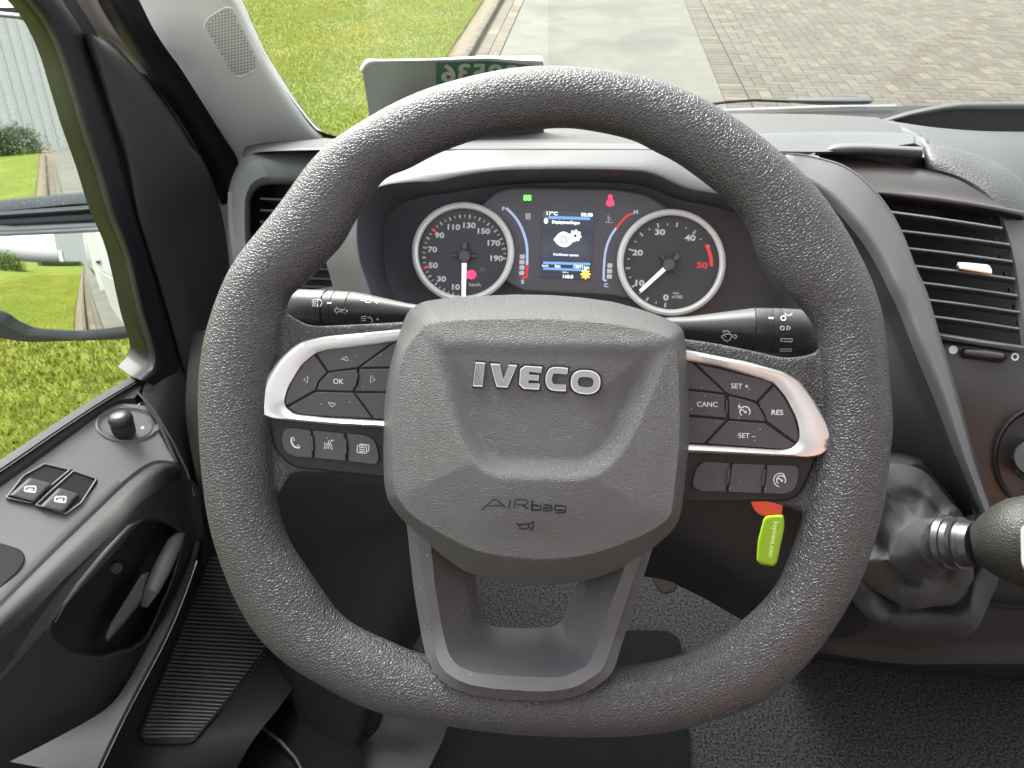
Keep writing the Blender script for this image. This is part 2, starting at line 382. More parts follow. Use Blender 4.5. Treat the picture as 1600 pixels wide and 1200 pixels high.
def bricks(name, cells, mats, bx=.1, h=.006, z=-.004):
    V = []; Fc = []; cols = []
    for (x0, y0, x1, y1) in cells:
        g = .0028; b = .004; n = len(V); zt = z+h+random.uniform(-.0012, .0012)
        for (dx, zz) in ((g, z-.01), (g, zt-.003), (g+b, zt)):
            V += [(x0+dx, y0+dx, zz), (x1-dx, y0+dx, zz), (x1-dx, y1-dx, zz), (x0+dx, y1-dx, zz)]
        for r in (0, 1):
            for k in range(4): Fc.append((n+4*r+k, n+4*r+(k+1) % 4, n+4*r+4+(k+1) % 4, n+4*r+4+k))
        Fc.append((n+8, n+9, n+10, n+11)); cols += [random.random()]*9
    me = bpy.data.meshes.new(name); me.from_pydata(V, [], Fc); o = bpy.data.objects.new(name, me); COL.objects.link(o); me.materials.append(mats)
    at = me.attributes.new('tone', 'FLOAT', 'FACE'); at.data.foreach_set('value', cols); return setp(o, kind='structure')
def brickmat(name, a, b_, c_):
    m = bpy.data.materials.new(name); m.use_nodes = True; t = m.node_tree; N = t.nodes; L = t.links; b = N['Principled BSDF']; b.inputs['Roughness'].default_value = .85; b.inputs['Specular IOR Level'].default_value = .25
    at = N.new('ShaderNodeAttribute'); at.attribute_name = 'tone'; r = N.new('ShaderNodeValToRGB'); e = r.color_ramp.elements; e[0].color = (*a, 1); e[1].color = (*b_, 1); x = e.new(.8); x.color = (*c_, 1); L.new(at.outputs['Fac'], r.inputs[0])
    tc = N.new('ShaderNodeTexCoord'); n = N.new('ShaderNodeTexNoise'); n.inputs['Scale'].default_value = 9; n.inputs['Detail'].default_value = 8; L.new(tc.outputs['Object'], n.inputs['Vector'])
    q = N.new('ShaderNodeMapRange'); q.inputs['To Min'].default_value = .72; q.inputs['To Max'].default_value = 1.25; L.new(n.outputs[0], q.inputs[0])
    v = N.new('ShaderNodeVectorMath'); v.operation = 'SCALE'; L.new(r.outputs[0], v.inputs[0]); L.new(q.outputs[0], v.inputs['Scale']); L.new(v.outputs[0], b.inputs['Base Color']); return m
PAVER = brickmat('brick_pavers', (.090, .076, .060), (.135, .115, .092), (.108, .104, .084))
cells = []
U = .104; X0 = 1.34
for j in range(-20, 190):
    for i in range(0, 118):
        m_ = (i-j) % 4; x = X0+i*U; y = j*U
        if m_ == 0: cells.append((x, y, x+(2*U if i < 117 else U), y+U))
        elif m_ == 3: cells.append((x, y, x+U, y+2*U))
        elif m_ == 1 and i == 0: cells.append((x, y, x+U, y+U))
for j in range(-60, 190): cells.append((1.125, j*U, 1.125+2*U, j*U+U))
bricks('brick_paving', cells, PAVER)
cells = [(-1.165+k*.118, j*.208+(.1 if k else 0), -1.165+(k+1)*.118, j*.208+.208+(.1 if k else 0)) for j in range(-170, 100) for k in range(2)]
bricks('brick_edging', cells, brickmat('brick_edging_pavers', (.13, .11, .08), (.18, .155, .115), (.10, .09, .07)))
KERB = gmat('kerb_concrete', (.07, .06, .05), (.14, .125, .10), 9, .006)
V = []; Fc = []
for j in range(-40, 25):
    y0 = j*1.0+.006; y1 = j*1.0+.994; n = len(V)
    for (x, z) in ((-1.27, -.02), (-1.27, .045), (-1.262, .052), (-1.215, .052), (-1.205, .045), (-1.205, -.02)): V += [(x, y0, z), (x, y1, z)]
    for k in range(5): Fc.append((n+2*k, n+2*k+2, n+2*k+3, n+2*k+1))
    Fc.append(tuple(n+2*k for k in range(6))); Fc.append(tuple(n+2*k+1 for k in reversed(range(6))))
setp(mk('kerb', V, Fc, KERB, None, 0, keep=False), kind='structure')
# lawn blades: one mass of grass
def blades(name, regions, mats, label):
    Vs = []; Fs = []; n = 0; ton = []
    for (x0, x1, y0, y1, cnt, h, wd) in regions:
        x = RNG.uniform(x0, x1, cnt); y = RNG.uniform(y0, y1, cnt); cl = np.sin(x*3.1+np.sin(y*2.3)*2)*np.sin(y*2.7+1.3*np.sin(x*1.7))
        hh = h*(.6+.6*RNG.random(cnt)+.25*cl); a = RNG.uniform(0, 2*np.pi, cnt); le = RNG.uniform(.3, 1.1, cnt)*hh; b = RNG.uniform(0, 2*np.pi, cnt)
        p0 = np.stack([x-np.cos(a)*wd, y-np.sin(a)*wd, np.zeros(cnt)], 1); p1 = np.stack([x+np.cos(a)*wd, y+np.sin(a)*wd, np.zeros(cnt)], 1)
        p2 = np.stack([x+np.cos(b)*le, y+np.sin(b)*le, hh], 1)
        Vs.append(np.stack([p0, p1, p2], 1).reshape(-1, 3)); ton.append(np.clip(.5+.3*cl+RNG.normal(0, .22, cnt), 0, 1))
    V = np.concatenate(Vs); me = bpy.data.meshes.new(name); nf = len(V)//3
    me.vertices.add(len(V)); me.vertices.foreach_set('co', V.ravel()); me.loops.add(len(V)); me.loops.foreach_set('vertex_index', np.arange(len(V)))
    me.polygons.add(nf); me.polygons.foreach_set('loop_start', np.arange(nf)*3); me.update(calc_edges=True)
    at = me.attributes.new('tone', 'FLOAT', 'FACE'); at.data.foreach_set('value', np.concatenate(ton)); me.materials.append(mats)
    o = bpy.data.objects.new(name, me); COL.objects.link(o); return setp(o, label, None, None, 'stuff')
def leafmat(name, a, b_, tr=.35):
    m = bpy.data.materials.new(name); m.use_nodes = True; t = m.node_tree; N = t.nodes; L = t.links; b = N['Principled BSDF']; b.inputs['Roughness'].default_value = .6; b.inputs['Specular IOR Level'].default_value = .25
    at = N.new('ShaderNodeAttribute'); at.attribute_name = 'tone'; r = N.new('ShaderNodeValToRGB'); e = r.color_ramp.elements; e[0].color = (*a, 1); e[1].color = (*b_, 1); L.new(at.outputs['Fac'], r.inputs[0]); L.new(r.outputs[0], b.inputs['Base Color'])
    ts = N.new('ShaderNodeBsdfTranslucent'); L.new(r.outputs[0], ts.inputs[0]); mx = N.new('ShaderNodeMixShader'); mx.inputs[0].default_value = tr
    L.new(b.outputs[0], mx.inputs[1]); L.new(ts.outputs[0], mx.inputs[2]); L.new(mx.outputs[0], N['Material Output'].inputs[0]); return m
GRASSM = leafmat('grass_blades', (.135, .165, .013), (.29, .30, .042))
blades('grass', [(-5.5, -1.44, 3.5, 15, 150000, .022, .004), (-9, -1.7, -1, 3.5, 120000, .05, .0045), (-5.5, -1.44, -14, -1, 60000, .04, .006)], GRASSM, 'short bright green lawn beside the road')
# hedge, bank and buildings that the door mirror shows
def leafmass(name, pts, cnt, sz, m, parent=None):
    """foliage: many small leaves scattered in lumpy volumes pts=(x,y,z,rx,ry,rz)"""
    Vs = []; ton = []
    for (x, y, z, rx, ry, rz) in pts:
        d = RNG.normal(size=(cnt, 3)); d /= np.linalg.norm(d, axis=1, keepdims=True); r = RNG.uniform(.55, 1.05, cnt)[:, None]
        lump = 1+.18*np.sin(d[:, :1]*7+x)*np.sin(d[:, 1:2]*6+y); p = d*r*lump*np.array([rx, ry, rz])+np.array([x, y, z])
        a = RNG.normal(size=(cnt, 3)); a /= np.linalg.norm(a, axis=1, keepdims=True); b = np.cross(a, RNG.normal(size=(cnt, 3))); b /= np.linalg.norm(b, axis=1, keepdims=True)
        Vs.append(np.stack([p-a*sz, p+b*sz*.5, p+a*sz, p-b*sz*.5], 1).reshape(-1, 3)); ton.append(RNG.random(cnt))
    V = np.concatenate(Vs); n = len(V)//4; Fc = (np.arange(n)[:, None]*4+np.arange(4)[None]).tolist()
    me = bpy.data.meshes.new(name); me.from_pydata(V.tolist(), [], Fc); me.materials.append(m)
    at = me.attributes.new('tone', 'FLOAT', 'FACE'); at.data.foreach_set('value', np.concatenate(ton))
    o = bpy.data.objects.new(name, me); COL.objects.link(o)
    if parent: o.parent = parent
    ROOT[o.name] = Vector((0, 0, 0)); return o
HEDGEM = leafmat('hedge_leaves', (.012, .03, .008), (.05, .085, .02), .2)
BANKM = leafmat('bank_leaves', (.035, .065, .012), (.10, .15, .03), .3)
hg = leafmass('hedge', [(x, -44, .45, 1.3, .9, 1.0) for x in np.arange(-12.4, -1.6, 1.0)], 2600, .07, HEDGEM); setp(hg, 'dark green hedge at the end of the lawn seen in the upper door mirror', 'hedge')
bk = leafmass('shrub_bank', [(x+random.uniform(-.6, .6), -17-abs(x+9)*.2+random.uniform(-1, 1), .3, 1.8, 1.6, 1.2+random.uniform(0, .7)) for x in np.arange(-26, -7.6, 1.1)], 2200, .10, BANKM); setp(bk, 'rough green bank of shrubs left of the lawn seen in the lower door mirror', 'shrubs', None, 'stuff')
CLAD = mat('pale_cladding', (.145, .155, .16), .5, spec=.3)
wh = thing('warehouse', 'pale grey clad warehouse behind the hedge seen in the upper door mirror', 'building', (3, -51, 0))
V = []; Fc = []; xs = np.arange(-8.2, 16, .5)
for i, x in enumerate(xs):
    for dx, dy in ((0, 0), (.2, 0), (.23, -.05), (.27, -.05)): V += [(x+dx, -50+dy*.6, 0), (x+dx, -50+dy*.6, 13)]
nn = len(V)//2
Fc = [(2*i, 2*i+2, 2*i+3, 2*i+1) for i in range(nn-1)]
V += [(xs[0], -62, 0), (xs[0], -62, 13)]; Fc += [(0, 1, 2*nn+1, 2*nn)]
mk('wall', V, Fc, CLAD, wh, 0, keep=False)
box('roof_edge', -8.3, 16, -62, -49.9, 13, 13.5, BODYW, wh)
gt = thing('roller_door', 'white roller door frame on the warehouse wall', 'door', (-7.4, -49.7, 0))
box('door_frame', -7.9, -6.8, -49.9, -49.6, 0, 5, BODYW, gt)
# the van's own white side behind the driver's door
vs = thing('van_body', 'white side of the van body receding in the door mirror', 'van body', (-.76, -3, .5))
loops = []
for y in (-.35, -7.5):
    loops.append([(-.50, y, .58), (-.60, y, .66), (-.655, y, 1.0), (-.655, y, 1.9), (-.60, y, 2.6), (-.5, y, 2.75), (-.3, y, 2.8), (-.3, y, .58)])
V, Fc = lofted(loops, True, True, True); fixn(mk('side_panel', V, Fc, BODYW, vs, 50))
box('side_moulding', -.672, -.655, -7.4, -.5, .95, 1.05, DARK, vs)
o = tube('door_handle', [(-.66, -.55, 1.32), (-.69, -.58, 1.32), (-.69, -.72, 1.32), (-.66, -.75, 1.32)], .014, DARK, vs)

# ================================================================== STEERING WHEEL
sw = thing('steering_wheel', 'black grained four-spoke steering wheel with airbag cover in front of the instruments', 'steering wheel', WC)
OUT = [(1390,625),(1393,662),(1384,750),(1379,787),(1367,836),(1349,892),(1319,952),(1281,1009),(1244,1050),(1187,1095),(1094,1129),(1000,1146),(875,1148),(781,1142),(687,1129),(594,1110),(525,1080),(431,1020),(375,945),(334,836),(319,745),(313,662),(314,580),(326,512),(352,440),(379,394),(431,330),(499,240),(575,187),(630,157),(687,135),(762,116),(819,107),(875,106),(950,112),(1025,127),(1100,157),(1187,214),(1270,289),(1319,356),(1345,405),(1360,437),(1379,505)]
INN = [(1287,625),(1282,700),(1262,780),(1245,840),(1232,876),(1206,926),(1150,979),(1100,1010),(1040,1032),(963,1044),(850,1048),(750,1040),(661,1024),(612,1005),(537,967),(487,900),(450,844),(435,800),(428,740),(424,660),(430,580),(440,520),(450,464),(472,446),(517,400),(536,379),(559,337),(600,277),(631,266),(687,237),(762,212),(860,199),(912,201),(987,217),(1025,237),(1056,252),(1112,293),(1150,328),(1172,362),(1182,396),(1199,431),(1214,450),(1240,471),(1262,492),(1278,530)]
cc = (850, 625); NA = 260
o_s = cr(OUT, 400, True); i_s = cr(INN, 400, True); ro = polar(o_s, cc, NA); ri = polar(i_s, cc, NA)
def sm(a, k=2):
    for _ in range(k): a = (np.roll(a, 1)+2*a+np.roll(a, -1))/4
    return a
ro = sm(ro); ri = sm(ri)
V = []; Fc = []; SG = 28
for k in range(NA):
    a = 2*math.pi*k/NA; d = (math.cos(a), math.sin(a))
    pi_ = Wp(cc[0]+d[0]*ri[k], cc[1]+d[1]*ri[k]); po = Wp(cc[0]+d[0]*ro[k], cc[1]+d[1]*ro[k]); c = (pi_+po)/2; h = (po-pi_)/2
    for s in range(SG):
        g = 2*math.pi*s/SG; V.append(c+h*math.cos(g)+WN*(.0165*math.sin(g)))
for k in range(NA):
    for s in range(SG): Fc.append((k*SG+s, k*SG+(s+1) % SG, ((k+1) % NA)*SG+(s+1) % SG, ((k+1) % NA)*SG+s))
def slabVF(P, n0, n1, base):
    P = np.array(P, float); vs = [Wp(p[0], p[1], n0) for p in P]+[Wp(p[0], p[1], n1) for p in P]; n = len(P)
    f = [tuple(base+i for i in range(n)), tuple(base+n+i for i in reversed(range(n)))]+[(base+i, base+i+n, base+(i+1) % n+n, base+(i+1) % n) for i in range(n)]
    return vs, f
LW = [(372,455),(420,470),(452,493),(484,510),(560,507),(650,502),(760,502),(760,735),(600,740),(455,738),(440,770),(395,790),(365,700)]
RW = [(960,530),(1060,528),(1120,537),(1175,548),(1225,560),(1262,556),(1300,540),(1345,600),(1345,740),(1290,800),(1252,800),(1225,790),(1190,781),(1065,780),(960,780)]
for P in (LW, RW):
    vs, f = slabVF(rpoly(P, 12), -.014, -.0012, len(V)); V += vs; Fc += f
tmp = mk('rim', V, Fc, LEATHER, sw, 0, keep=False)
md = tmp.modifiers.new('r', 'REMESH'); md.mode = 'VOXEL'; md.voxel_size = .0017; md.use_smooth_shade = True
ms = tmp.modifiers.new('s', 'SMOOTH'); ms.factor = .5; ms.iterations = 9
dg = bpy.context.evaluated_depsgraph_get(); ev = tmp.evaluated_get(dg); nm = bpy.data.meshes.new_from_object(ev)
tmp.modifiers.clear(); tmp.data = nm; nm.shade_smooth(); nm.materials.clear(); nm.materials.append(LEATHER)

# ---- airbag cover: relief on the wheel plane
PADO = [(640,484),(652,476),(662,471),(700,465),(760,462),(808,460),(860,461),(910,465),(960,472),(1010,486),(1042,498),(1064,511),(1069,520),(1072,545),(1075,586),(1077,648),(1076,700),(1071,745),(1066,790),(1060,815),(1046,834),(1018,858),(975,886),(933,903),(895,911),(850,914),(805,912),(765,905),(725,893),(688,866),(650,832),(622,805),(606,782),(600,755),(599,700),(600,640),(604,600),(609,572),(618,540),(627,512),(634,494)]
pc = (842, 690); NP = 300; NR = 110
po_ = resample(rpoly(PADO, 6, 3), NP, True)
def segd(px, py, A, B):
    d = B-A; t = np.clip(((px-A[0])*d[0]+(py-A[1])*d[1])/(d@d), 0, 1); return np.hypot(px-A[0]-t*d[0], py-A[1]-t*d[1])
def polyd(px, py, P, closed=True):
    P = np.array(P, float); D = np.full(px.shape, 1e9); m = len(P)
    for i in range(m if closed else m-1): D = np.minimum(D, segd(px, py, P[i], P[(i+1) % m]))
    return D
def inside(px, py, P):
    P = np.array(P, float); r = np.zeros(px.shape, bool); m = len(P)
    for i in range(m):
        a, b = P[i], P[(i+1) % m]; c = ((a[1] > py) != (b[1] > py)) & (px < (b[0]-a[0])*(py-a[1])/(b[1]-a[1]+1e-12)+a[0]); r ^= c
    return r
def sst(x, a, b): t = np.clip((x-a)/(b-a), 0, 1); return t*t*(3-2*t)
tt = 1-np.concatenate([np.linspace(0, .30, 62, endpoint=False), np.linspace(.30, .985, NR-62)])
PX = pc[0]+np.outer(tt, po_[:, 0]-pc[0]); PY = pc[1]+np.outer(tt, po_[:, 1]-pc[1])
D = polyd(PX, PY, po_)
wdt = 15+sst(PY, 800, 880)*26+(1-sst(PY, 470, 560))*30
x = D/wdt; base = np.where(x < 1, .008+.028*(1-(1-np.clip(x, 0, 1))**1.35), .036); base = base+.007*sst(D-wdt, 0, 170)+.002*sst(D, 0, 60)
SH = [(672,520),(704,600),(735,686),(752,716),(780,731),(905,734),(937,722),(966,690),(1012,590),(1042,520),(1042,440),(672,440)]
SH = rpoly(SH, [5,30,40,40,40,40,40,40,40,5,5,5], 8)
sgn = np.where(inside(PX, PY, SH), 1, -1)*polyd(PX, PY, SH)
rec = sst(sgn, -19, 19)*sst(PY, 505, 640)
wing = .0016*sst(PY, 500, 560)*(1-sst(polyd(PX, PY, [(640, 484), (700, 530), (1000, 535), (1066, 514)], False), 0, 26))
H = base-.0088*rec+wing
V = [Wp(PX[i, j], PY[i, j], H[i, j]) for i in range(NR) for j in range(NP)]
sk = [Wp(p[0], p[1], -.012) for p in po_]
V = sk+V; Fc = [(i*NP+j, i*NP+(j+1) % NP, (i+1)*NP+(j+1) % NP, (i+1)*NP+j) for i in range(NR) for j in range(NP)]+[tuple(NR*NP+j for j in range(NP))]
pad = fixn(mk('airbag_cover', V, Fc, PADM, sw, 60))

# emblem letters, raised chrome
def letters(name, items, mat_, thick, parent, target, b=0):
    for nm, polys in items:
        k = Ink()
        for P in polys: k.poly(P)
        k.put(name, target, mat_, parent, .0016, thick)
def fr(cx, cy, ang=3.6, sx=1.0):
    ca, sa = math.cos(R(ang)), math.sin(R(ang))
    return lambda x, y: (cx+sx*x*ca-y*sa-(-y)*.0, cy+sx*x*sa+y*ca)
def strokes(P, w):  # solid glyph strokes as quads
    k = Ink(); k.line(P, w); return k
def glyph(name, build, cx, cy, mat_, parent, lift, thick, ang=3.6):
    f = fr(cx, cy, ang); k = Ink(); build(k); k.V = [f(*v) for v in k.V]; return k.put(name, pad, mat_, parent, lift, thick)
EMB = mat('emblem_face', (.26, .25, .24), .2, metal=.75); EDGE = mat('emblem_edge_glint', (.75, .75, .75), .4, metal=.5)  # bright edge and dark face carry the chrome's highlight and reflection as colour
def gI(k): k.poly([(-7,-19),(8,-19),(6,19),(-9,19)])
def gV(k): k.poly([(-20,-18),(-5,-18),(2,5),(-1,18),(-8,18)]); k.poly([(2,5),(9,-18),(22,-18),(9,18),(-1,18)])
def gE(k):
    k.poly([(-17,-12),(-10,-18),(-3,-10),(-3,10),(-10,18),(-17,12)]); k.poly([(-10,-18),(17,-18),(16,-9),(-3,-10)]); k.poly([(-3,-4.5),(13,-4.5),(12.5,4),(-3,4)]); k.poly([(-3,10),(15,9),(14.5,18),(-10,18)])
def gC(k):
    P = [(17,-13.5),(2,-14),(-8,-12),(-12,0),(-8,12),(2,14),(16,13.5)]; P = cr(P, 22); k.line(P, 9.5)
def gO(k):
    P = [(18*math.copysign(abs(math.cos(a))**.75, math.cos(a)), 13.8*math.copysign(abs(math.sin(a))**.75, math.sin(a))) for a in np.linspace(0, 2*math.pi, 40, endpoint=False)]; k.line(P, 10, True)
for g, x_, y_ in ((gI, 749, 585), (gV, 785, 587), (gE, 829, 590), (gC, 869, 592), (gO, 915, 597)):
    el = glyph('emblem_letter', g, x_, y_, EDGE, pad, .0016, .0014)
    for nm_, mm_, ax, ay, lf in (('letter_base', DARKER, 1.13, 1.14, .0004), ('letter_face', EMB, 0, 0, .0018)):
        kk = Ink(); f = fr(x_, y_); g(kk)
        if ax: kk.V = [f(v[0]*ax, v[1]*ay) for v in kk.V]
        else: kk.V = [f(v[0]*.93, v[1]*.90) for v in kk.V]
        kk.put(nm_, pad, mm_, el, lf, .0004)
k = Ink()   # AIRbag lettering and horn sign: shade of the pressing painted as black lines
k.line([(752,797),(771,781),(777,781)], 1.8); k.line([(777,781),(789,793)], 1.8); k.line([(763,791),(783,790)], 1.6)
k.line([(797,781),(795,794)], 1.8); k.line([(804,794),(805,781),(822,781),(825,786),(821,789),(808,789)], 1.8); k.line([(816,789),(826,796)], 1.8)
k.line([(832,782),(831,797)], 3); k.line([(831,789),(845,790),(845,797),(831,797)], 2.6)
k.line([(849,789),(862,790),(862,798),(849,798),(849,794),(861,794)], 2.4)
k.line([(867,790),(884,791),(883,801),(868,801)], 2.4); k.line([(867,790),(867,797),(884,798)], 2.4)
k.line([(807,817),(809,820),(826,819),(834,815)], 2); k.line([(834,815),(832,829)], 2); k.line([(832,829),(828,824)], 2); k.line([(812,820),(812,826),(820,827),(826,825),(826,820)], 2)
k.put('lettering_shade', pad, DARKER, pad, .0003)

# ---- silver bezels
def ringband(name, O, I, c, n, prof, mat_, parent, surf=Wp):
    """prof: (f from outer 0 to inner 1, inset px, height)"""
    a = polar(O, c, n); b = polar(I, c, n); loops = []
    for f, dpx, h in prof:
        lp = []
        for k in range(n):
            t = 2*math.pi*k/n; r = a[k]*(1-f)+b[k]*f+dpx; lp.append(surf(c[0]+r*math.cos(t), c[1]+r*math.sin(t), h))
        loops.append(lp)
    V, Fc = lofted(loops, True, False, False); return fixn(mk(name, V, Fc, mat_, parent, 50))
SLO = rpoly([(395,637),(398,618),(412,593),(434,563),(454,544),(471,533),(510,525),(575,519),(632,514),(690,510),(690,672),(599,668),(532,665),(467,659),(423,654),(404,646)], 6, 3)
SLI = rpoly([(625,533),(575,540),(514,547),(493,552),(471,571),(451,604),(444,626),(448,638),(462,647),(510,652),(599,657),(665,660),(665,532)], 5, 3)
SRO = rpoly([(1010,540),(1071,546),(1167,565),(1225,581),(1251,597),(1272,625),(1293,662),(1300,683),(1298,700),(1286,711),(1267,715),(1167,711),(1078,707),(1010,704)], 6, 3)
SRI = rpoly([(1030,557),(1072,564),(1120,572),(1190,592),(1209,599),(1227,620),(1244,653),(1249,674),(1248,688),(1237,700),(1220,703),(1143,698),(1078,694),(1030,692)], 5, 3)
BP = [(0, 0, .000), (0, -1, .0045), (0, -3, .0062), (.35, 0, .0066), (.8, 0, .0050), (1, 1.2, .0042), (1, 0, .0030), (1, 0, -.002)]
ringband('silver_bezel', SLO, SLI, (550, 595), 220, BP, SATIN, sw); ringband('silver_bezel', SRO, SRI, (1130, 635), 220, BP, SATIN, sw)
# ---- black switch carriers
plate('switch_carrier', rpoly([(417,652),(429,701),(445,721),(462,731),(532,739),(599,746),(700,752),(700,520),(640,518),(500,530),(440,560)], [3,8,10,10,10,5,3,3,3,3,3]), -.004, .0022, .0015, Wp, DARK, sw, 4)
plate('switch_carrier', rpoly([(1280,704),(1268,735),(1254,765),(1244,777),(1228,783),(1065,785),(1000,785),(1000,545),(1080,550),(1200,585),(1262,650)], [3,8,8,8,8,4,3,3,3,3,3]), -.004, .0022, .0015, Wp, DARK, sw, 4)
def zl(P): return [(380+x/4.617, 500+y/4.617) for x, y in P]
def zr(P): return [(1050+x/4.286, 520+y/4.286) for x, y in P]
def button(P, r, h0=.0036, n0=.001):
    P = rpoly(P, r); P = offset(P, .7); return plate('button', P, n0, h0, .0008, Wp, BUTTON, sw, 1.5)
B = {}
B['up'] = button(zl([(525,240),(620,208),(1085,158),(828,346),(612,374)]), 2)
B['ok'] = button(zl([(612,380),(640,372),(828,352),(818,460),(795,518),(528,508),(545,450)]), [2,3,2,2,2,2,3])
B['left'] = button(zl([(515,243),(610,377),(545,445),(525,505),(310,625),(294,575),(340,450),(425,318)]), [2,2,2,2,2,4,4,4])
B['down'] = button(zl([(316,632),(530,515),(797,521),(937,714),(620,700),(400,684)]), [2,2,2,2,3,3])
B['right'] = button(zl([(838,352),(1200,344),(1200,520),(800,518),(822,460)]), 2)
button(zl([(1098,158),(1240,140),(1240,338),(834,345)]), 2); button(zl([(803,524),(1200,526),(1200,722),(942,714)]), 2)
B['phone'] = button(zl([(270,830),(300,778),(360,775),(492,790),(506,1000),(370,992),(300,960),(278,900)]), [6,6,2,2,2,4,6,4])
B['voice'] = button(zl([(500,792),(735,812),(746,1022),(512,1002)]), 2)
B['menu'] = button(zl([(745,813),(880,826),(950,860),(980,950),(985,1010),(960,1050),(757,1024)]), [2,6,8,5,8,5,2])
B['setp'] = button(zr([(150,200),(640,318),(676,340),(568,464),(530,452),(368,410)]), 2)
B['res'] = button(zr([(685,352),(755,435),(822,560),(852,680),(838,744),(632,592),(622,560),(575,468)]), [2,5,5,5,4,2,3,2])
B['cruise'] = button(zr([(375,418),(530,456),(575,480),(628,575),(620,598),(378,580)]), [2,5,5,3,3,2])
B['setm'] = button(zr([(378,585),(620,604),(828,748),(770,783),(700,780),(222,745)]), [2,2,3,5,2,2])
B['canc'] = button(zr([(40,376),(352,414),(372,575),(40,545)]), 2)
button(zr([(40,175),(135,200),(362,408),(40,368)]), 2); button(zr([(40,555),(365,582),(212,745),(40,742)]), 2)
button(zr([(215,858),(392,868),(362,1070),(180,1065),(130,1030),(135,980),(160,900)]), [6,2,2,6,6,3,6])
button(zr([(400,870),(625,880),(600,1080),(370,1070)]), 2)
B['limit'] = button(zr([(635,880),(830,886),(855,915),(845,1010),(810,1070),(760,1084),(607,1080)]), [2,5,5,8,8,5,2])
for P in (zl([(815,380),(832,385),(812,480),(795,475)]), zl([(485,835),(502,835),(508,945),(490,945)]), zl([(727,855),(745,857),(748,970),(731,968)]), zr([(362,452),(374,455),(372,540),(360,535)]), zr([(378,905),(393,907),(378,1020),(362,1018)]), zr([(616,915),(630,917),(615,1028),(598,1026)])):
    plate('rocker_rib', rpoly(P, 1), .001, .0050, .0006, Wp, BUTTON, sw, .8)
def ico(key, fn, name='symbol', m=WHITE):
    k = Ink(); fn(k); return k.put(name, B[key], m, B[key])
def tri(P):
    return lambda k: k.line(zl(P), 1.0, True)
ico('up', tri([(705,283),(745,264),(760,292)])); ico('left', tri([(438,430),(468,405),(462,455)])); ico('right', tri([(922,400),(950,430),(918,455)])); ico('down', tri([(612,592),(668,604),(640,626)]))
ico('ok', lambda k: k.text('OK', 528.5, 595.5, 8.2, 2, 1.0, .004)); ico('setp', lambda k: k.text('SET +', 1156, 603, 8, 2, 1.05, .006)); ico('setm', lambda k: k.text('SET –', 1167, 680.5, 8, 2, 1.05, .006))
ico('canc', lambda k: k.text('CANC', 1105, 631.5, 8, 1, 1.05, .006)); ico('res', lambda k: k.text('RES', 1214.5, 644, 8.2, 1, 1.1, .012))
def phone(k): k.line(cr(zl([(350,850),(348,880),(372,915),(405,922)]), 12), 2.2); k.line(zl([(346,850),(362,846),(370,862),(364,874)]), 1); k.line(zl([(388,908),(392,900),(410,914),(404,926)]), 1)
ico('phone', phone)
def voice(k):
    for q in (585, 600, 615): k.line(cr(zl([(q,885),(q+6,905),(q-2,930)]), 6), 1)
    k.line(zl([(655,866),(635,872),(628,895),(642,910),(630,920),(645,938)]), 1.1); k.line(zl([(620,868),(612,890),(625,905)]), 1)
ico('voice', voice)
def menu(k):
    k.line(zl([(825,905),(890,910),(888,962),(820,955)]), 1.3, True); k.line(zl([(838,905),(842,895),(908,902),(905,945),(890,948)]), 1.3)
    for q in (918, 932, 946): k.line(zl([(836,q),(878,q+4)]), 1.1)
ico('menu', menu)
def cruise(k, c=(1164,643), q=8):
    k.arc(c[0], c[1], q, 130, 400, 1.4); k.line([(c[0]-5, c[1]-3), (c[0]+2, c[1]+1)], 1.6); k.disc(c[0]+1, c[1]+1, 1.8)
    for a in (200, 245, 290, 335): k.line([(c[0]+q*math.cos(R(a)), c[1]+q*math.sin(R(a))), (c[0]+q*.65*math.cos(R(a)), c[1]+q*.65*math.sin(R(a)))], 1)
ico('cruise', lambda k: (cruise(k), k.line([(1153,634),(1158,637)], 1.5), k.line([(1156,633),(1154,638)], 1.2)))
ico('limit', lambda k: (cruise(k, (1220.5,750), 7), k.arc(1219.5, 750, 10.5, 100, 300, 1.3), k.line([(1224,740),(1226,745)], 1.4)))

# ---- lower double spoke
def U(P): return cr(P, 120)
z3 = lambda P: [(600+x/3.159, 780+y/3.159) for x, y in P]
A0 = [(628,770),(636,826),(647,922),(661,1005),(671,1036),(692,1065),(727,1082),(790,1092),(853,1094),(901,1087),(935,1070),(957,1049),(970,1012),(996,930),(1021,852),(1032,800)]
A1 = [(644,780),(652,837),(664,922),(677,1010),(692,1046),(722,1066),(765,1076),(805,1079),(850,1081),(895,1075),(922,1061),(942,1045),(957,1008),(982,930),(1005,862),(1016,810)]
A2 = [(668,800),(675,859),(682,922),(694,990),(708,1030),(736,1047),(775,1053),(822,1056),(860,1057),(883,1055),(904,1045),(918,1036),(932,1005),(952,945),(968,905),(985,860)]
A3 = [(715,830),(726,897),(732,935),(740,972),(748,990),(762,1000),(785,1004),(822,1006),(850,1006),(869,1006),(884,998),(890,985),(896,970),(908,940),(918,912),(935,870)]
A4 = [(738,860),(744,905),(749,945),(754,964),(762,974),(772,979),(795,981),(822,982),(845,981),(866,978),(877,970),(883,958),(888,946),(897,925),(906,905),(915,880)]
def ul(P, n): return [Wp(p[0], p[1], n+.0175*float(sst(p[1], 975, 1098))) for p in U(P)]
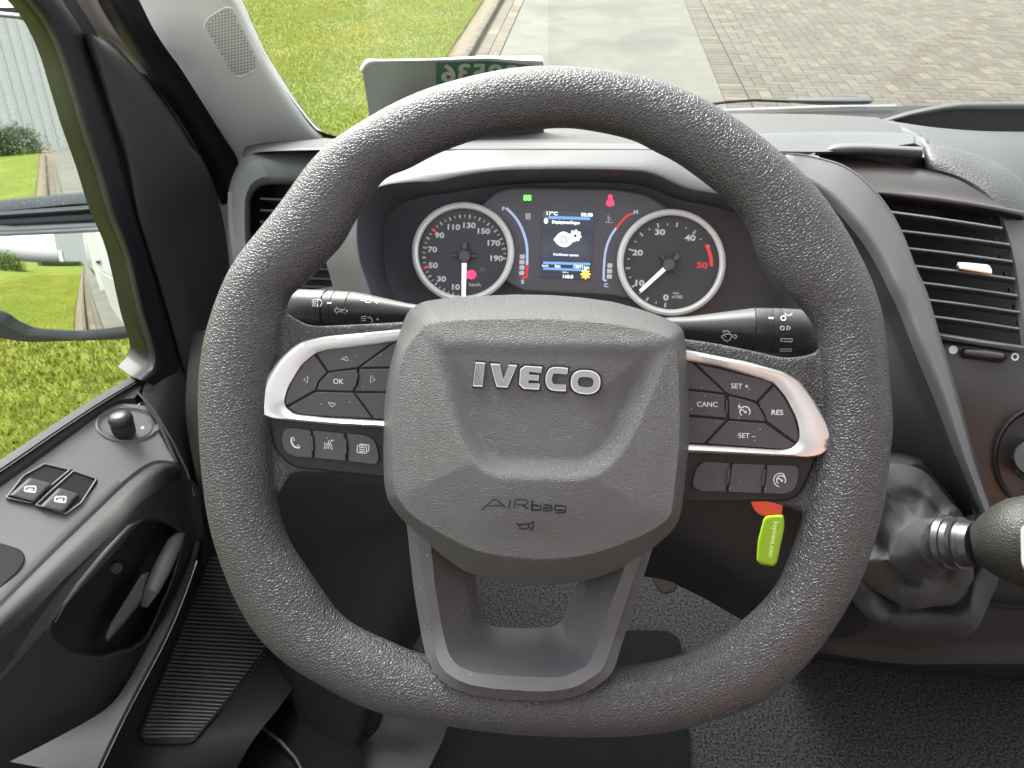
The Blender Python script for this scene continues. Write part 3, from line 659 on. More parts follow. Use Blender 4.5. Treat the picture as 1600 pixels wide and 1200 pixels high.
sp_l = [ul(A0, -.020), ul(A0, -.001), ul(A0, .0025), ul(A1, .0075), ul([(a[0]*.97+b[0]*.03, a[1]*.97+b[1]*.03) for a, b in zip(A1, A2)], .0085), ul([(a[0]*.06+b[0]*.94, a[1]*.06+b[1]*.94) for a, b in zip(A1, A2)], .0085), ul(A2, .0078), ul([(a[0]*.07+b[0]*.93, a[1]*.07+b[1]*.93) for a, b in zip(A2, A3)], -.008), ul(A3, -.0095), ul(A4, -.020), ul(A4, -.034)]
V, Fc = lofted(sp_l, False, False, False); mk('lower_spoke', V, Fc, SPOKE, sw, 28)
# hub body behind the cover
lathe('hub', Wp(842, 690, -.06), Wp(842, 690, .006), [(0, .045), (.5, .06), (1, .066)], DARKER, sw)

# ================================================================== STALKS
def stalk(nm, label, P0, P1, prof, marks, ft):
    t = thing(nm, label, 'stalk', P0)
    b_ = lathe('lever', P0, P1, prof, DARK2, t, 72, ft, smooth=28); return t, b_
DARK2 = mat('stalk_plastic', (.030, .031, .033), .38, spec=.5, bump=[('noise', 1500, (.2, .0002))])
# left: axis from knob end at the left to the hub
P0 = G(444, 478, .515); P1 = G(668, 491, .50)
t_, b_ = stalk('light_stalk', 'left stalk with headlamp and indicator signs behind the wheel', P0, P1,
  [(0,.004),(.003,.0085),(.02,.0105),(.06,.0114),(.15,.0119),(.30,.0121),(.301,.0113),(.315,.0113),(.316,.0120),(.365,.0120),(.366,.0116),(.372,.0120),(.47,.0120),(.471,.0115),(.478,.0120),(.56,.0112),(.70,.0090),(.85,.0066),(.95,.0056),(1,.0056)], None, (.018, .14, .012))
k = Ink()
k.arc(500,458.5,3.2,0,360,1.3); k.line([(511,473.5),(518,473.2)],2.6)
k.line([(496,468),(500,468),(503,473),(500,479),(496,479)],1.5,True)
for q in (0,3.4,6.8,10): k.line([(487.5,469+q*.95),(494,468+q*.95)],1.1)
k.line([(522,485),(527,480),(527,483),(532,483),(532,487),(527,487),(527,490)],1.1,True); k.line([(543,486),(538,481),(538,484),(534,484),(534,488),(538,488),(538,491)],1.1,True)
k.line([(573,464),(578,464.5),(581,469),(577,473),(571,472)],1.6,True)
for q in (0,3,6): k.line([(563,463+q),(570,464+q)],1.2)
k.arc(588.5,471.5,2.6,0,360,1.3,n=4)
k.line([(574,496),(579,496),(582,501),(581,505)],1.4)
for q in (0,3.2,6.4): k.line([(564,495+q),(572,494+q)],1.1)
k.disc(590,499,1.6)
k.put('symbol', b_, WHITE, b_)
P0 = G(1276, 518, .485); P1 = G(1040, 512, .50)
t_, b_ = stalk('wiper_stalk', 'right stalk with windscreen wiper signs behind the wheel', P0, P1,
  [(0,.004),(.003,.0095),(.02,.0122),(.06,.0132),(.10,.0137),(.24,.0142),(.241,.0138),(.25,.0142),(.295,.0142),(.296,.0138),(.305,.0142),(.41,.0140),(.411,.0137),(.42,.0140),(.52,.0125),(.70,.0098),(.85,.0076),(1,.0066)], None, (.012, .09, .012))
k = Ink()
k.line([(1201,496.5),(1209,496.8)],3); k.arc(1224,497,3.6,0,360,1.8); k.arc(1232,487,6,20,160,1.1)
k.arc(1222,512.5,2.7,90,270,1.5); k.line([(1222,509.8),(1225,509.8),(1225,515.2),(1222,515.2)],1.3); k.line([(1229.5,509.8),(1232,509.8),(1235.5,512.5),(1232,515.2),(1229.5,515.2)],1.4,True)
k.line(rpoly([(1220,529),(1238,529.5),(1238,533.8),(1220,533.2)],2),1.3,True); k.line(rpoly([(1219,545.5),(1237,545),(1237,548.5),(1219,549)],1.8),1.0,True)
k.line(cr([(1127,526),(1135,521.5),(1144,523.5)],8),1.4); k.line([(1127,526),(1132,532),(1140,532),(1144,523.5)],1.2); k.line([(1133,524),(1136,535)],1.2); k.line(cr([(1130,520),(1131,516.5),(1134,518),(1136,516.5),(1140,519),(1140,521)],12),1.1); k.arc(1148.5,526,3.2,0,360,1.3,n=4)
k.put('symbol', b_, WHITE, b_)

# ================================================================== DASHBOARD
db = thing('dashboard', 'grey plastic dashboard under the windscreen with hooded instrument opening', 'dashboard', (0, .85, CAMZ-.6))
CR = [(376,247,1.02),(393,240,.95),(417,236.5,.90),(500,234.5,.82),(600,234.5,.775),(690,234.5,.75),(850,234,.745),(1010,234.5,.75),(1120,237,.755),(1210,240.5,.76),(1262,242,.768),(1290,231,.78),(1330,226,.785),(1440,229,.79)]
FAR = [(383,230,1.10),(400,226,1.10),(430,222,1.10),(492,218.5,1.08),(700,212,1.05),(850,205,1.04),(1000,194,1.03),(1131,179.5,1.03),(1200,178.5,1.02),(1285,180,1.02),(1373,184.5,1.00)]
MID = [(378,241,1.03),(395,236,.97),(420,232,.93),(500,230.5,.85),(600,229,.80),(690,224.5,.775),(850,222.5,.77),(1010,224,.775),(1120,216,.79),(1200,208.5,.80),(1300,206,.815),(1400,207,.82),(1428,209,.82)]
loftl('dash_top', [[(p[0], p[1]-1, p[2]+.05) for p in FAR], FAR, MID], 90, DASHTOP, db, 6, curve=False)
loftl('dash_brow', [MID, [(a[0], a[1]*.92+b[1]*.08, a[2]*.9+b[2]*.1-.003) for a, b in zip(MID, CR)], [(a[0], a[1]*.15+b[1]*.85, b[2]) for a, b in zip(MID, CR)], CR], 90, PLASTIC, db, 4, curve=False)
loftl('slab_end', [[(1405,196,.86),(1420,202,.84),(1441,214,.81)],[(1410,206,.835),(1428,209,.82),(1446,220,.795)],[(1415,226,.80),(1438,230,.79),(1447,236,.79)]], 16, PLASTIC, db, 3)
# cluster hood: opening edge and surround
OPEN = [(596,540),(586,475),(575,440),(565,410),(560,375),(561,340),(567,318),(580,301),(602,291.5),(640,286.5),(680,285),(725,275.5),(781,268),(837,266.5),(900,266),(987,268),(1025,275),(1075,297),(1139,309),(1185,330),(1220,370),(1240,420),(1250,470),(1255,540)]
def dep(p, a, l, r_): t = np.clip((p[0]-500)/700, 0, 1); return a+(l*(1-t)+r_*t)
od = [(x_, y_, .715) for x_, y_ in OPEN]
OUTS = [(545,560,.78),(528,480,.77),(518,440,.77),(508,400,.775),(506,350,.78),(512,310,.785),(528,275,.79),(560,250,.785),(600,236,.78),(650,234.5,.765),(700,234.5,.75),(760,234,.745),(810,234,.745),(850,234,.745),(900,234,.745),(987,234,.748),(1025,234.5,.75),(1080,236,.753),(1130,238,.756),(1180,240,.76),(1225,252,.765),(1255,300,.76),(1270,400,.755),(1280,540,.755)]
mids = [(a[0]*.45+b[0]*.55, a[1]*.45+b[1]*.55, a[2]*.3+b[2]*.7-.004) for a, b in zip(OUTS, od)]
lip = [(a[0]*.08+b[0]*.92, a[1]*.08+b[1]*.92, b[2]-.001) for a, b in zip(OUTS, od)]
lip2 = [(x_, y_, .719) for x_, y_ in OPEN]
loftl('cluster_hood', [OUTS, mids, lip, lip2], 160, HOODM, db, 5, lin=False)
CW = [(640,545,.80),(622,480,.80),(606,440,.80),(600,405,.80),(600,375,.80),(604,348,.80),(612,335,.80),(625,325,.80),(645,316,.80),(680,308,.80),(715,304,.80),(745,300,.80),(785,296,.80),(837,293,.80),(900,293,.80),(970,295,.80),(1010,303,.80),(1050,318,.80),(1100,330,.80),(1150,345,.80),(1190,375,.80),(1205,420,.80),(1212,470,.80),(1215,540,.80)]
loftl('cluster_cavity', [lip2, CW], 160, CAVITY, db, 3, curve=False)

# left end of the dashboard with its air vent
VC = (466, 372)
VO = rpoly([(391,355),(391,312),(400,295),(415,288),(520,286),(536,310),(536,420),(524,448),(420,462),(396,440)], 8)
VE = rpoly([(356,300),(364,272),(378,247),(400,238),(440,233),(530,231),(560,234),(566,300),(574,420),(600,530),(560,560),(430,560),(380,520),(360,430),(355,360)], 14)
SV = lambda px, py, n: G(px, py, .93-.00028*(px-350)+n)
def band2(name, O, I, c, n, prof, m_, parent):
    a = polar(O, c, n); b = polar(I, c, n); loops = []
    for f, dpx, h in prof: loops.append([SV(c[0]+(a[k]*(1-f)+b[k]*f+dpx)*math.cos(2*math.pi*k/n), c[1]+(a[k]*(1-f)+b[k]*f+dpx)*math.sin(2*math.pi*k/n), h) for k in range(n)])
    V, Fc = lofted(loops, True, False, False); return fixn(mk(name, V, Fc, m_, parent, 50))
band2('dash_end', VE, VO, VC, 200, [(0, 0, .10), (0, 0, .03), (.12, 0, .010), (.3, 0, .0), (.75, 0, -.002), (.92, 0, .004), (1, 0, .012), (1, -1, .03)], PLASTIC, db)
loftl('dash_flutes', [[(x_+y_o*.0, 296+abs(i-3)*1.5, .935), (x_+1, 340, .93), (x_+8, 400, .92), (x_+26, 470, .915)] for i, x_ in enumerate((356, 360, 361.5, 364, 365.5, 368, 370)) for y_o in (0,)], 30, HOODM, db, 2)
vt = thing('air_vent', 'left air vent mostly hidden behind the wheel rim', 'air vent', SV(466, 372, .03))
VS = [SV(p[0], p[1], .05) for p in offset(VO, -3)]; mk('duct', VS, [tuple(range(len(VS)))], DARKER, vt, 0)
for y0 in (309, 327, 345, 363, 381, 399, 416, 431, 444):
    a = [SV(406, y0, .018), SV(530, y0+4, .018), SV(530, y0+7, .045), SV(406, y0+3, .045)]; b = [p+Vector((0, 0, -.0022)) for p in a]
    V, Fc = lofted([a, b], True, True, True); fixn(mk('slat', V, Fc, PLASTIC, vt, 0))

# right hand arm of the hood running down the console
AO = [(1205,238,.78),(1235,240,.762),(1262,242,.757),(1319,258,.74),(1360,289,.725),(1390,326,.715),(1412,367,.705),(1431,416,.695),(1450,460,.687),(1472,535,.675),(1499,625,.665),(1525,719,.66),(1552,800,.66)]
AR = [(1190,252,.765),(1220,262,.75),(1251,277,.74),(1300,309,.722),(1337,347,.707),(1362,378,.698),(1383,412,.69),(1401,448,.682),(1418,484,.677),(1440,540,.668),(1472,620,.66),(1503,712,.655),(1537,800,.655)]
AI = [(1150,290,.79),(1170,310,.785),(1190,335,.78),(1220,375,.77),(1240,410,.765),(1260,450,.76),(1275,490,.755),(1290,530,.75),(1305,570,.75),(1325,620,.745),(1350,670,.745),(1410,720,.745),(1500,810,.74)]
AO2 = [(x_-3, y_+1, d+.04) for x_, y_, d in AO]
ab = lambda t, q, X, Y: [(a[0]*(1-t)+b[0]*t, a[1]*(1-t)+b[1]*t, a[2]*(1-t)+b[2]*t+q) for a, b in zip(X, Y)]
loftl('console_arm', [AO2, AO, ab(.12, -.0015, AO, AR), ab(.6, -.003, AO, AR), ab(.9, -.002, AO, AR), ab(.10, .003, AR, AI)], 120, HOODM, db, 4)
loftl('console_arm_side', [ab(.09, .0029, AR, AI), ab(.2, .010, AR, AI), ab(.35, .012, AR, AI), AI], 120, HOODSHADE, db, 4)
# black lower dashboard wrapping down to the footwell
loftl('lower_dash', [[(300,520,1.02),(420,500,.84),(700,500,.82),(1000,500,.80),(1290,500,.765),(1440,520,.78)],
  [(290,640,.98),(420,620,.80),(700,600,.76),(1000,600,.74),(1310,600,.76),(1470,640,.77)],
  [(310,760,.98),(430,730,.80),(700,700,.74),(1000,700,.73),(1330,680,.755),(1500,760,.77)],
  [(330,850,1.02),(440,830,.86),(700,790,.76),(1000,790,.76),(1330,740,.78),(1480,820,.80)],
  [(400,960,1.06),(450,960,.94),(560,930,.86),(700,850,.80),(1000,850,.80),(1100,880,.80),(1230,930,.80),(1340,840,.80),(1480,850,.86)],[(470,1400,1.06),(500,1350,1.0),(540,1270,.96),(572,1130,.93),(640,1020,.92),(740,900,.90),(1000,900,.90),(1090,930,.90),(1200,985,.90),(1340,990,.88),(1480,870,.90)]], 60, DARK, db, 6)
loftl('footwell_side', [[(432,850,1.22),(520,850,1.12),(620,880,1.05)],[(428,950,1.20),(520,970,1.08),(610,960,1.03)],[(405,1015,1.16),(480,1050,1.02),(590,1050,.99)],[(340,1108,1.03),(450,1130,.97),(575,1110,.96)],[(300,1180,.96),(420,1200,.92),(560,1200,.915)],[(255,1320,.88),(400,1320,.86),(540,1330,.86)]], 30, DARKF, db, 5)
tube('footwell_bead', [G(412,1138,.95), G(440,1160,.93), G(462,1185,.915), G(478,1215,.90)], .0022, DOORM, db, 8)
# knee panel ribs lower left
for (a, b, c, d_) in ((502,905,508,985),(520,870,512,980),(596,905,585,1010),(478,830,470,905)):
    tube('knee_rib', [G(a, b, .93), G((a+c)/2, (b+d_)/2, .935), G(c, d_, .95)], .003, DARK, db, 8)

# ---- instruments
CP = G(890, 392, .775); CN = Vector((0.02, -math.cos(R(27)), math.sin(R(27))))
Cp = plane_surf(CP, CN)
ic = thing('instrument_cluster', 'lit instrument cluster with two round dials and a small screen between', 'instrument cluster', CP)
bk_ = ringloft('panel', rpoly([(560,560),(560,300),(700,250),(1100,250),(1260,340),(1260,560)], 10), [(0, -.012)], lambda x_, y_, n: Cp(x_, y_, -.012), CAVITY, ic, True)
raised = rpoly([(742,330),(775,298),(800,292),(965,295),(1010,303),(1040,322),(1075,345),(1075,400),(1000,470),(960,462),(820,455),(790,440),(770,400)], [10,14,10,10,12,10,10,10,10,5,5,10,10])
rp = plate('centre_panel', raised, -.010, .004, .002, Cp, CLUST, ic, 4)
def dial(cx, cy, rx, ry, label):
    g = bpy.data.objects.new('dial', None); COL.objects.link(g); g.parent = ic; ROOT[g.name] = ROOT[ic.name]; g['label'] = label
    n = 96; O = np.array([(cx+rx*math.cos(a), cy+ry*math.sin(a)) for a in np.linspace(0, 2*math.pi, n, endpoint=False)])
    loops = [[Cp(p[0], p[1], h) for p in offset(O, i)] for i, h in ((0, -.010), (0, .0085), (1.5, .0115), (5, .0128), (8.4, .0115), (10, .008), (10.4, .003))]
    V, Fc = lofted(loops, True, False, False); fixn(mk('ring', V, Fc, RING, g, 50))
    f = mk('dial_face', [Cp(p[0], p[1], .0048) for p in offset(O, 7)], [tuple(range(n))], DIAL, g, 0); return g, f
def pol(cx, cy, r_, a, k=.985): return (cx-r_*math.sin(R(a)), cy+r_*k*math.cos(R(a)))   # clockwise from the bottom
g1, f1 = dial(723.5, 394, 80, 78.5, 'speedometer dial with its needle at zero'); cx, cy = 725.5, 400
def tick(k, cx, cy, r0, r1, a, w_): k.line([pol(cx, cy, r0, a), pol(cx, cy, r1, a)], w_)
k = Ink(); kr = Ink(); kw = Ink(); a0 = lambda v: 2+v*1.43
for v in range(0, 191, 5):
    a = a0(v)
    if v in (50, 90): tick(kr, cx, cy, 59.5, 66, a, 3.4); continue
    tick(k, cx, cy, 61 if v % 10 else 60, 65.5 if v % 10 else 66, a, 1.6 if v % 10 else 2.6)
for v in range(10, 191, 20):
    x_, y_ = pol(cx, cy, 49.5 if v > 99 else 51, a0(v)); kw.text(str(v), x_, y_, 8.6, 2, 1.25, .03, sp=1.0)
k.put('scale_marks', f1, GREY, f1); kr.put('red_marks', f1, REDM, f1); kw.put('numerals', f1, WHITE, f1)
k = Ink(); k.text('km/h', 742, 444.5, 5.5, 2, 1.2, .02); k.put('unit_lettering', f1, GREY, f1)
k = Ink(); k.disc(736, 429, 8.2, 7); k.put('brake_warning_lamp', f1, LAMPR, f1)
k = Ink(); k.disc(754, 421, 4.5, 4); k.put('unlit_lamp', f1, CLUST, f1)
def needle(g, cx, cy, a, L0, L1, w_, tail=True):
    p = pol(cx, cy, L0, a); q = pol(cx, cy, L1, a); n_ = np.array([q[1]-p[1], -(q[0]-p[0])]); n_ = n_/np.linalg.norm(n_)
    P = [np.array(p)+n_*w_/2, np.array(q)+n_*w_*.42, np.array(q)-n_*w_*.42, np.array(p)-n_*w_/2]
    plate('needle', P, .0075, .0097, .001, Cp, mat_needle, g, 1.2)
    lathe('needle_hub', Cp(cx, cy, .0045), Cp(cx, cy, .0125), [(0, .0062), (.8, .0062), (1, .005)], CLUST, g, 32)
    for s in (90, 180, 270):
        c_, d_ = pol(cx, cy, 11, a+s), pol(cx, cy, 20 if s != 180 else 21, a+s); tube('hub_arm', [Cp(*c_, .0075), Cp(*d_, .0075)], .0014 if s != 180 else .003, CLUST, g, 8)
mat_needle = mat('needle_white', (.75, .75, .73), .4, emit=((.8, .8, .78), .15))
needle(g1, cx, cy, 1, 11, 64, 8)
g2, f2 = dial(1049, 410, 85, 83.5, 'rev counter dial with its needle just above zero'); cx, cy = 1045.5, 413.5
k = Ink(); kr = Ink(); kw = Ink(); a1 = lambda v: 5.5+v*5.3
for i in range(0, 18):
    v = i*2.5
    if v > 43: break
    tick(k, cx, cy, 62 if i % 2 else 61, 66 if i % 2 else 68, a1(v), 1.7 if i % 2 else 3)
kr.arc(cx, cy+0, 66, -29, 2, 5, 65); kw.line([(1103.5,386),(1109,384)], 2)
for v in (0, 10, 20, 30, 40):
    x_, y_ = pol(cx, cy, {0:52, 10:55, 20:53, 30:54, 40:54}[v], a1(v)); kw.text(str(v), x_, y_, 9, 2, 1.35, .035)
kr.text('50', 1097, 414, 9.5, 3, 1.35, .02)
k.put('scale_marks', f2, GREY, f2); kr.put('red_marks', f2, REDM, f2); kw.put('numerals', f2, WHITE, f2)
k = Ink(); k.text('min', 1056, 457.5, 4, 3, 1.2, .03); k.text('x100', 1058, 463.5, 5, 3, 1.2, .03); k.put('unit_lettering', f2, GREY, f2)
needle(g2, cx, cy, 47, 9, 62, 7)
# screen
scr = plate('screen', [(848.5,328),(929,332),(922,438),(844.5,433)], .003, .0055, .0008, Cp, SCREEN, ic, 1)
def sp_(x_, y_): return (830+x_/8.57, 310+y_/8.57)
for a_, b__, w__ in (((230,255),(790,270),4.5), ((160,862),(790,880),4), ((160,938),(750,962),3.6)):
    k = Ink(); k.line([sp_(*a_), sp_(*b__)], w__); k.put('screen_bar', scr, SCRB, scr)
k = Ink(); k.text('17°C', *sp_(275,200), 5.4, 2, 1.2, .03); k.text('05:38', *sp_(745,217), 5.4, 2, 1.1, .03); k.text('Displayinstellingen', *sp_(465,318), 5.0, 2, .86, .03); k.disc(*sp_(198,300), 3.2, 4.6)
k.text('Hoofdmenu openen', *sp_(465,752), 4.2, 2, .85, .01); k.text('km/h', *sp_(190,900), 3.6, 2, 1, .01); k.text('km', *sp_(355,905), 4.6, 2, 1.1, .03); k.text('12871', *sp_(630,912), 4.8, 2, 1, .03); k.text('km', *sp_(742,922), 4.8, 2, 1, .03); k.text('TRIP A', *sp_(455,990), 2.6, 2, 1, 0); k.text('168.8', *sp_(488,1045), 5.2, 2, 1.1, .03)
P = [sp_(300,550)]+[tuple(p) for p in cr([sp_(300,550), sp_(370,470), sp_(440,445), sp_(510,480), sp_(570,565)], 14)][1:]+[tuple(p) for p in cr([sp_(570,565), sp_(510,630), sp_(440,652), sp_(360,620), sp_(300,550)], 14)][1:-1]
k.poly(P); k.put('screen_text', scr, SCRW, scr)
k = Ink(); c_ = sp_(590, 500); k.arc(c_[0], c_[1], 5.2, 0, 360, 5.4, n=24)
for q in range(8): a = R(q*45+10); k.line([(c_[0]+7*math.cos(a), c_[1]+7*math.sin(a)), (c_[0]+9.6*math.cos(a), c_[1]+9.6*math.sin(a))], 3.2)
k.put('gear_symbol', scr, SCRW, scr, .0004)
k = Ink(); k.arc(*sp_(437, 553), 4.6, 0, 360, 1.6, 5.2); k.put('pupil_symbol', scr, CLUST, scr, .0004)
c_ = (915, 428.5); k = Ink(); k.disc(*c_, 4)
for q in range(8): a = R(q*45); k.line([(c_[0]+4*math.cos(a), c_[1]+4*math.sin(a)), (c_[0]+7.5*math.cos(a), c_[1]+7.5*math.sin(a))], 2.2)
k.put('lamp_failure_sign', scr, LAMPA, scr, .0005)
# lamps and side gauges
k = Ink()
for (x_, y_, s) in ((818,309,1),(830,309,-1)):
    k.line([(x_, y_-3), (x_+s*5, y_-3.5)], 1.6); k.line([(x_, y_), (x_+s*6, y_)], 1.6); k.line([(x_, y_+3), (x_+s*5, y_+3.5)], 1.6); k.arc(x_+s*4, y_, 3, 0, 360, 1.2)
k.put('sidelight_sign', rp, LAMPG, rp)
k = Ink(); k.disc(953.5, 308, 3.6, 4); k.poly([(947.5,320.5),(948,315),(951,311),(956,311),(959.5,315),(959.5,320.5),(953.5,322.5)]); k.put('seat_belt_lamp', rp, LAMPR, rp)
k = Ink(); k.poly([(821,333),(829,333),(829,343),(821,343)]); k.line([(950,336),(951,347)], 1.6); k.line([(946,347),(957,348)], 1.4); k.line([(951,340),(955,340)], 1.2); k.line([(951,343),(955,343)], 1.2); k.put('unlit_sign', rp, GREY, rp)
k = Ink(); k.line(cr([(791,325),(803,337),(813,352),(820,370),(823.5,388),(823.5,414)], 26), 4); k.text('F', 786.5, 326, 6, 0, 1.2, .04)
k.line(cr([(963,356),(955,368),(948,385),(944.5,405),(943,438)], 24), 3.6); k.line([(943,438),(948,438.5)], 3); k.text('C', 947, 445.5, 6, 0, 1.2, .04); k.text('H', 993.5, 331, 6, 0, 1.2, .04); k.text('E', 816.5, 440, 6, 0, 1.2, .04); k.put('gauge_scale', rp, BLUEM, rp)
k = Ink(); k.line([(823.5,415),(823,433),(815,434)], 4); k.line(cr([(990,333),(980,337),(972,345),(963,356)], 12), 3.4); k.put('gauge_red_scale', rp, REDM, rp)
for (x_, y_) in ((816,401),(815.5,409.5),(815.5,418),(815,426.5),(953,415),(952.5,423.5),(952,432)):
    k = Ink(); k.poly(rpoly([(x_-4, y_-3.4), (x_+4, y_-3.4), (x_+4, y_+3.4), (x_-4, y_+3.4)], 1.4, 3)); k.put('gauge_block', rp, WHITE, rp)

# ================================================================== RIGHT SIDE: handle flap, console panel, vent
fl = loftl('handle_flap', [[(1272,241,.80),(1290,229,.79),(1307,224.5,.785),(1347,223.5,.785),(1395,226,.785),(1440,230,.785)],[(1274,242,.785),(1292,233,.773),(1310,229,.768),(1347,228.5,.766),(1395,231,.766),(1442,234,.768)],[(1276,243,.787),(1294,239,.775),(1312,238,.77),(1350,239,.77),(1395,242,.772),(1441,246,.775)],[(1278,243,.80),(1296,242,.79),(1314,242,.79),(1350,243,.79),(1395,246,.79),(1440,249,.79)]], 50, PLASTIC, db, 5)
loftl('flap_shadow_sheet', [[(1280,236,.80),(1360,240,.80),(1446,246,.80)],[(1290,244,.805),(1360,258,.805),(1450,272,.80)]], 20, DARKER, db, 2, lin=True)  # black sheet stands in for the shadow below the flap
loftl('upper_console_panel', [[(1270,236,.80),(1360,250,.785),(1452,266,.775)],[(1300,262,.77),(1400,272,.755),(1500,282,.75)],[(1330,285,.75),(1450,300,.735),(1560,318,.73)],[(1345,296,.742),(1450,307,.728),(1575,325,.72)]], 40, GLOSS, db, 5)
vt = thing('air_vent', 'right air vent with eight slats and a silver slider beside the console arm', 'air vent', G(1500, 420, .75))
SLATHI = mat('slat_edge_highlight', (.20, .20, .205), .3, metal=.3)  # lighter colour paints the light caught along the slat fronts
SLATM = mat('slat_plastic', (.07, .07, .073), .28, spec=.7)
vt_frame = loftl('upper_frame', [[(1345,294,.738),(1450,304,.724),(1540,318,.718),(1600,330,.715)],[(1348,298,.733),(1450,308.5,.719),(1540,322,.713),(1600,334,.712)],[(1352,304,.738),(1450,316,.724),(1540,329,.718),(1600,341,.716)],[(1358,316,.765),(1450,326,.755),(1540,340,.75),(1600,350,.75)]], 50, GLOSS, vt, 4)
loftl('duct', [[(1330,300,.79),(1500,320,.79),(1640,340,.79)],[(1420,560,.79),(1520,560,.79),(1640,580,.79)]], 10, DARKER, vt, 2, lin=True)
for (x0, y0, x1, y1) in ((1388,330,1566,356),(1404,359.5,1578,381.5),(1418,387,1582,408),(1428,414.5,1586,435.5),(1436,440.5,1590,461.5),(1444,467,1594,487.5),(1452,493,1597,514)):
    xm, ym = (x0+x1)/2, (y0+y1)/2-.8
    _s = loftl('slat', [[(x0,y0+1.5,.755),(xm,ym+1.5,.745),(x1,y1+1.5,.74)],[(x0,y0-.3,.720),(xm,ym-.3,.708),(x1,y1-.3,.703)],[(x0,y0,.7185),(xm,ym,.7065),(x1,y1,.7015)],[(x0,y0+2.6,.7185),(xm,ym+2.6,.7065),(x1,y1+2.6,.7015)],[(x0,y0+7,.735),(xm,ym+7,.722),(x1,y1+7,.72)],[(x0,y0+9,.755),(xm,ym+9,.745),(x1,y1+9,.74)]], 24, SLATM, vt, 1, smooth=60, curve=False)
    loftl('slat_glint', [[(x0,y0-1.2,.7188),(xm,ym-1.2,.7068),(x1,y1-1.2,.7018)],[(x0,y0-.6,.7176),(xm,ym-.6,.7056),(x1,y1-.6,.7006)],[(x0,y0+1.2,.7174),(xm,ym+1.0,.7054),(x1,y1+.8,.7004)]], 24, SLATHI, _s, 1)
for i, y0 in enumerate((338,372,398,425,450,476,502,528)):
    x0 = 1548+i*7.0; mk_ = tube('vane_peg', [G(x0, y0, .735), G(x0+1, y0+6, .735)], .0011, GLOSS, vt, 6)
Sk = plane_surf(G(1522, 420, .698), Vector((-.25, -.85, .45)))
plate('slider', rpoly([(1496,408),(1545,413),(1551,421),(1550,430),(1497,421),(1493,414)], 4), -.006, .003, .0025, Sk, CHROME, vt, 4)
loftl('lower_frame', [[(1464,519,.735),(1530,529,.72),(1600,540,.715)],[(1466,522,.705),(1530,532,.695),(1602,542,.69)],[(1467,525,.702),(1530,535.5,.692),(1602,546,.688)],[(1470,530,.704),(1532,540,.694),(1604,551,.69)]], 30, PLASTIC, vt, 3)
lp_ = loftl('lower_console_panel', [[(1455,524,.715),(1530,536,.70),(1610,548,.695),(1720,560,.69)],[(1480,600,.70),(1550,610,.69),(1620,620,.685),(1720,630,.68)],[(1500,680,.695),(1570,690,.685),(1640,690,.68),(1720,700,.675)],[(1520,800,.695),(1580,810,.69),(1650,810,.69),(1720,820,.69)],[(1530,850,.72),(1590,870,.72),(1650,880,.72),(1720,890,.72)]], 60, GLOSS, db, 6)
k = Ink(); k.disc(1489.5,546.5,7,6.6,24); k.put('closed_sign', lp_, WHITE, lp_, .0006); k = Ink(); k.arc(1586,557.5,5,0,360,2.6,4.8); k.put('open_sign', lp_, WHITE, lp_, .0006)
Sl = plane_surf(G(1538, 553, .694), Vector((-.2, -.88, .42)))
ringband('slot_rim', rpoly([(1500,545),(1506,541),(1566,549),(1576,556),(1574,564),(1566,565),(1507,558),(1500,552)], 4), rpoly([(1504,546),(1508,544),(1565,552),(1571,557),(1570,561),(1565,562),(1508,555),(1504,551)], 3), (1538, 553), 60, [(0,0,-.003),(0,0,.0012),(.6,0,.0016),(1,0,.0006),(1,0,-.004)], DARKER, vt, Sl)
lathe('thumb_wheel', Sl(1505,550,.001), Sl(1569,557.5,.001), [(0,.0012),(.04,.0030),(.5,.0040),(.96,.0030),(1,.0012)], DARK2, vt, 40)
# round recess at the far right with knurled switch
c0 = (1632, 716); O = [(c0[0]+80*math.cos(a), c0[1]+84*math.sin(a)) for a in np.linspace(0, 2*math.pi, 60, endpoint=False)]
Sr = plane_surf(G(1600, 700, .678), Vector((-.2, -.8, .5)))
ringloft('switch_recess', O, [(0, -.004), (1, .003), (4, .0036), (7, .002), (9, -.012)], Sr, DARK, db)
lathe('knurled_switch', Sr(1622,722,-.010), Sr(1618,716,.022), [(0,.019),(.3,.019),(.31,.0165),(.9,.0165),(1,.0150)], DARK2, db, 60, (.3,.92,.03))
# dashboard centre top with open bin
loftl('bin_rim', [[(1372,189,1.02),(1420,176,1.02),(1480,164,1.02),(1530,160.5,1.02),(1720,160,1.02)],[(1374,188,1.0),(1420,174,1.0),(1480,162.5,1.0),(1530,159.5,1.0),(1720,159,1.0)],[(1385,188,.985),(1428,176,.985),(1482,166,.985),(1530,163,.985),(1720,163,.985)],[(1398,188,.985),(1436,179,.985),(1486,171.5,.985),(1530,170.5,.985),(1720,170.5,.985)]], 60, DASHTOP, db, 4)
loftl('bin_wall', [[(1398,187.5,.987),(1436,178.5,.987),(1486,171,.987),(1530,170,.987),(1720,170,.987)],[(1390,210,1.0),(1436,225,1.0),(1486,230,1.0),(1530,230,1.0),(1720,230,1.0)]], 40, DARK, db, 3, lin=True)
T0 = [(1372,186,.99),(1410,192,.95),(1460,199,.91),(1530,204.5,.885),(1600,206,.88),(1720,207,.88)]
T0b = [(x_, y_+3, d-.004) for x_, y_, d in T0]
T1 = [(1440,212,.82),(1452,224,.795),(1490,231,.785),(1540,247,.775),(1590,275,.76),(1660,340,.75)]
T2 = [(1446,262,.785),(1454,267,.775),(1490,277,.76),(1528,297,.745),(1555,326,.735),(1566,352,.73)]
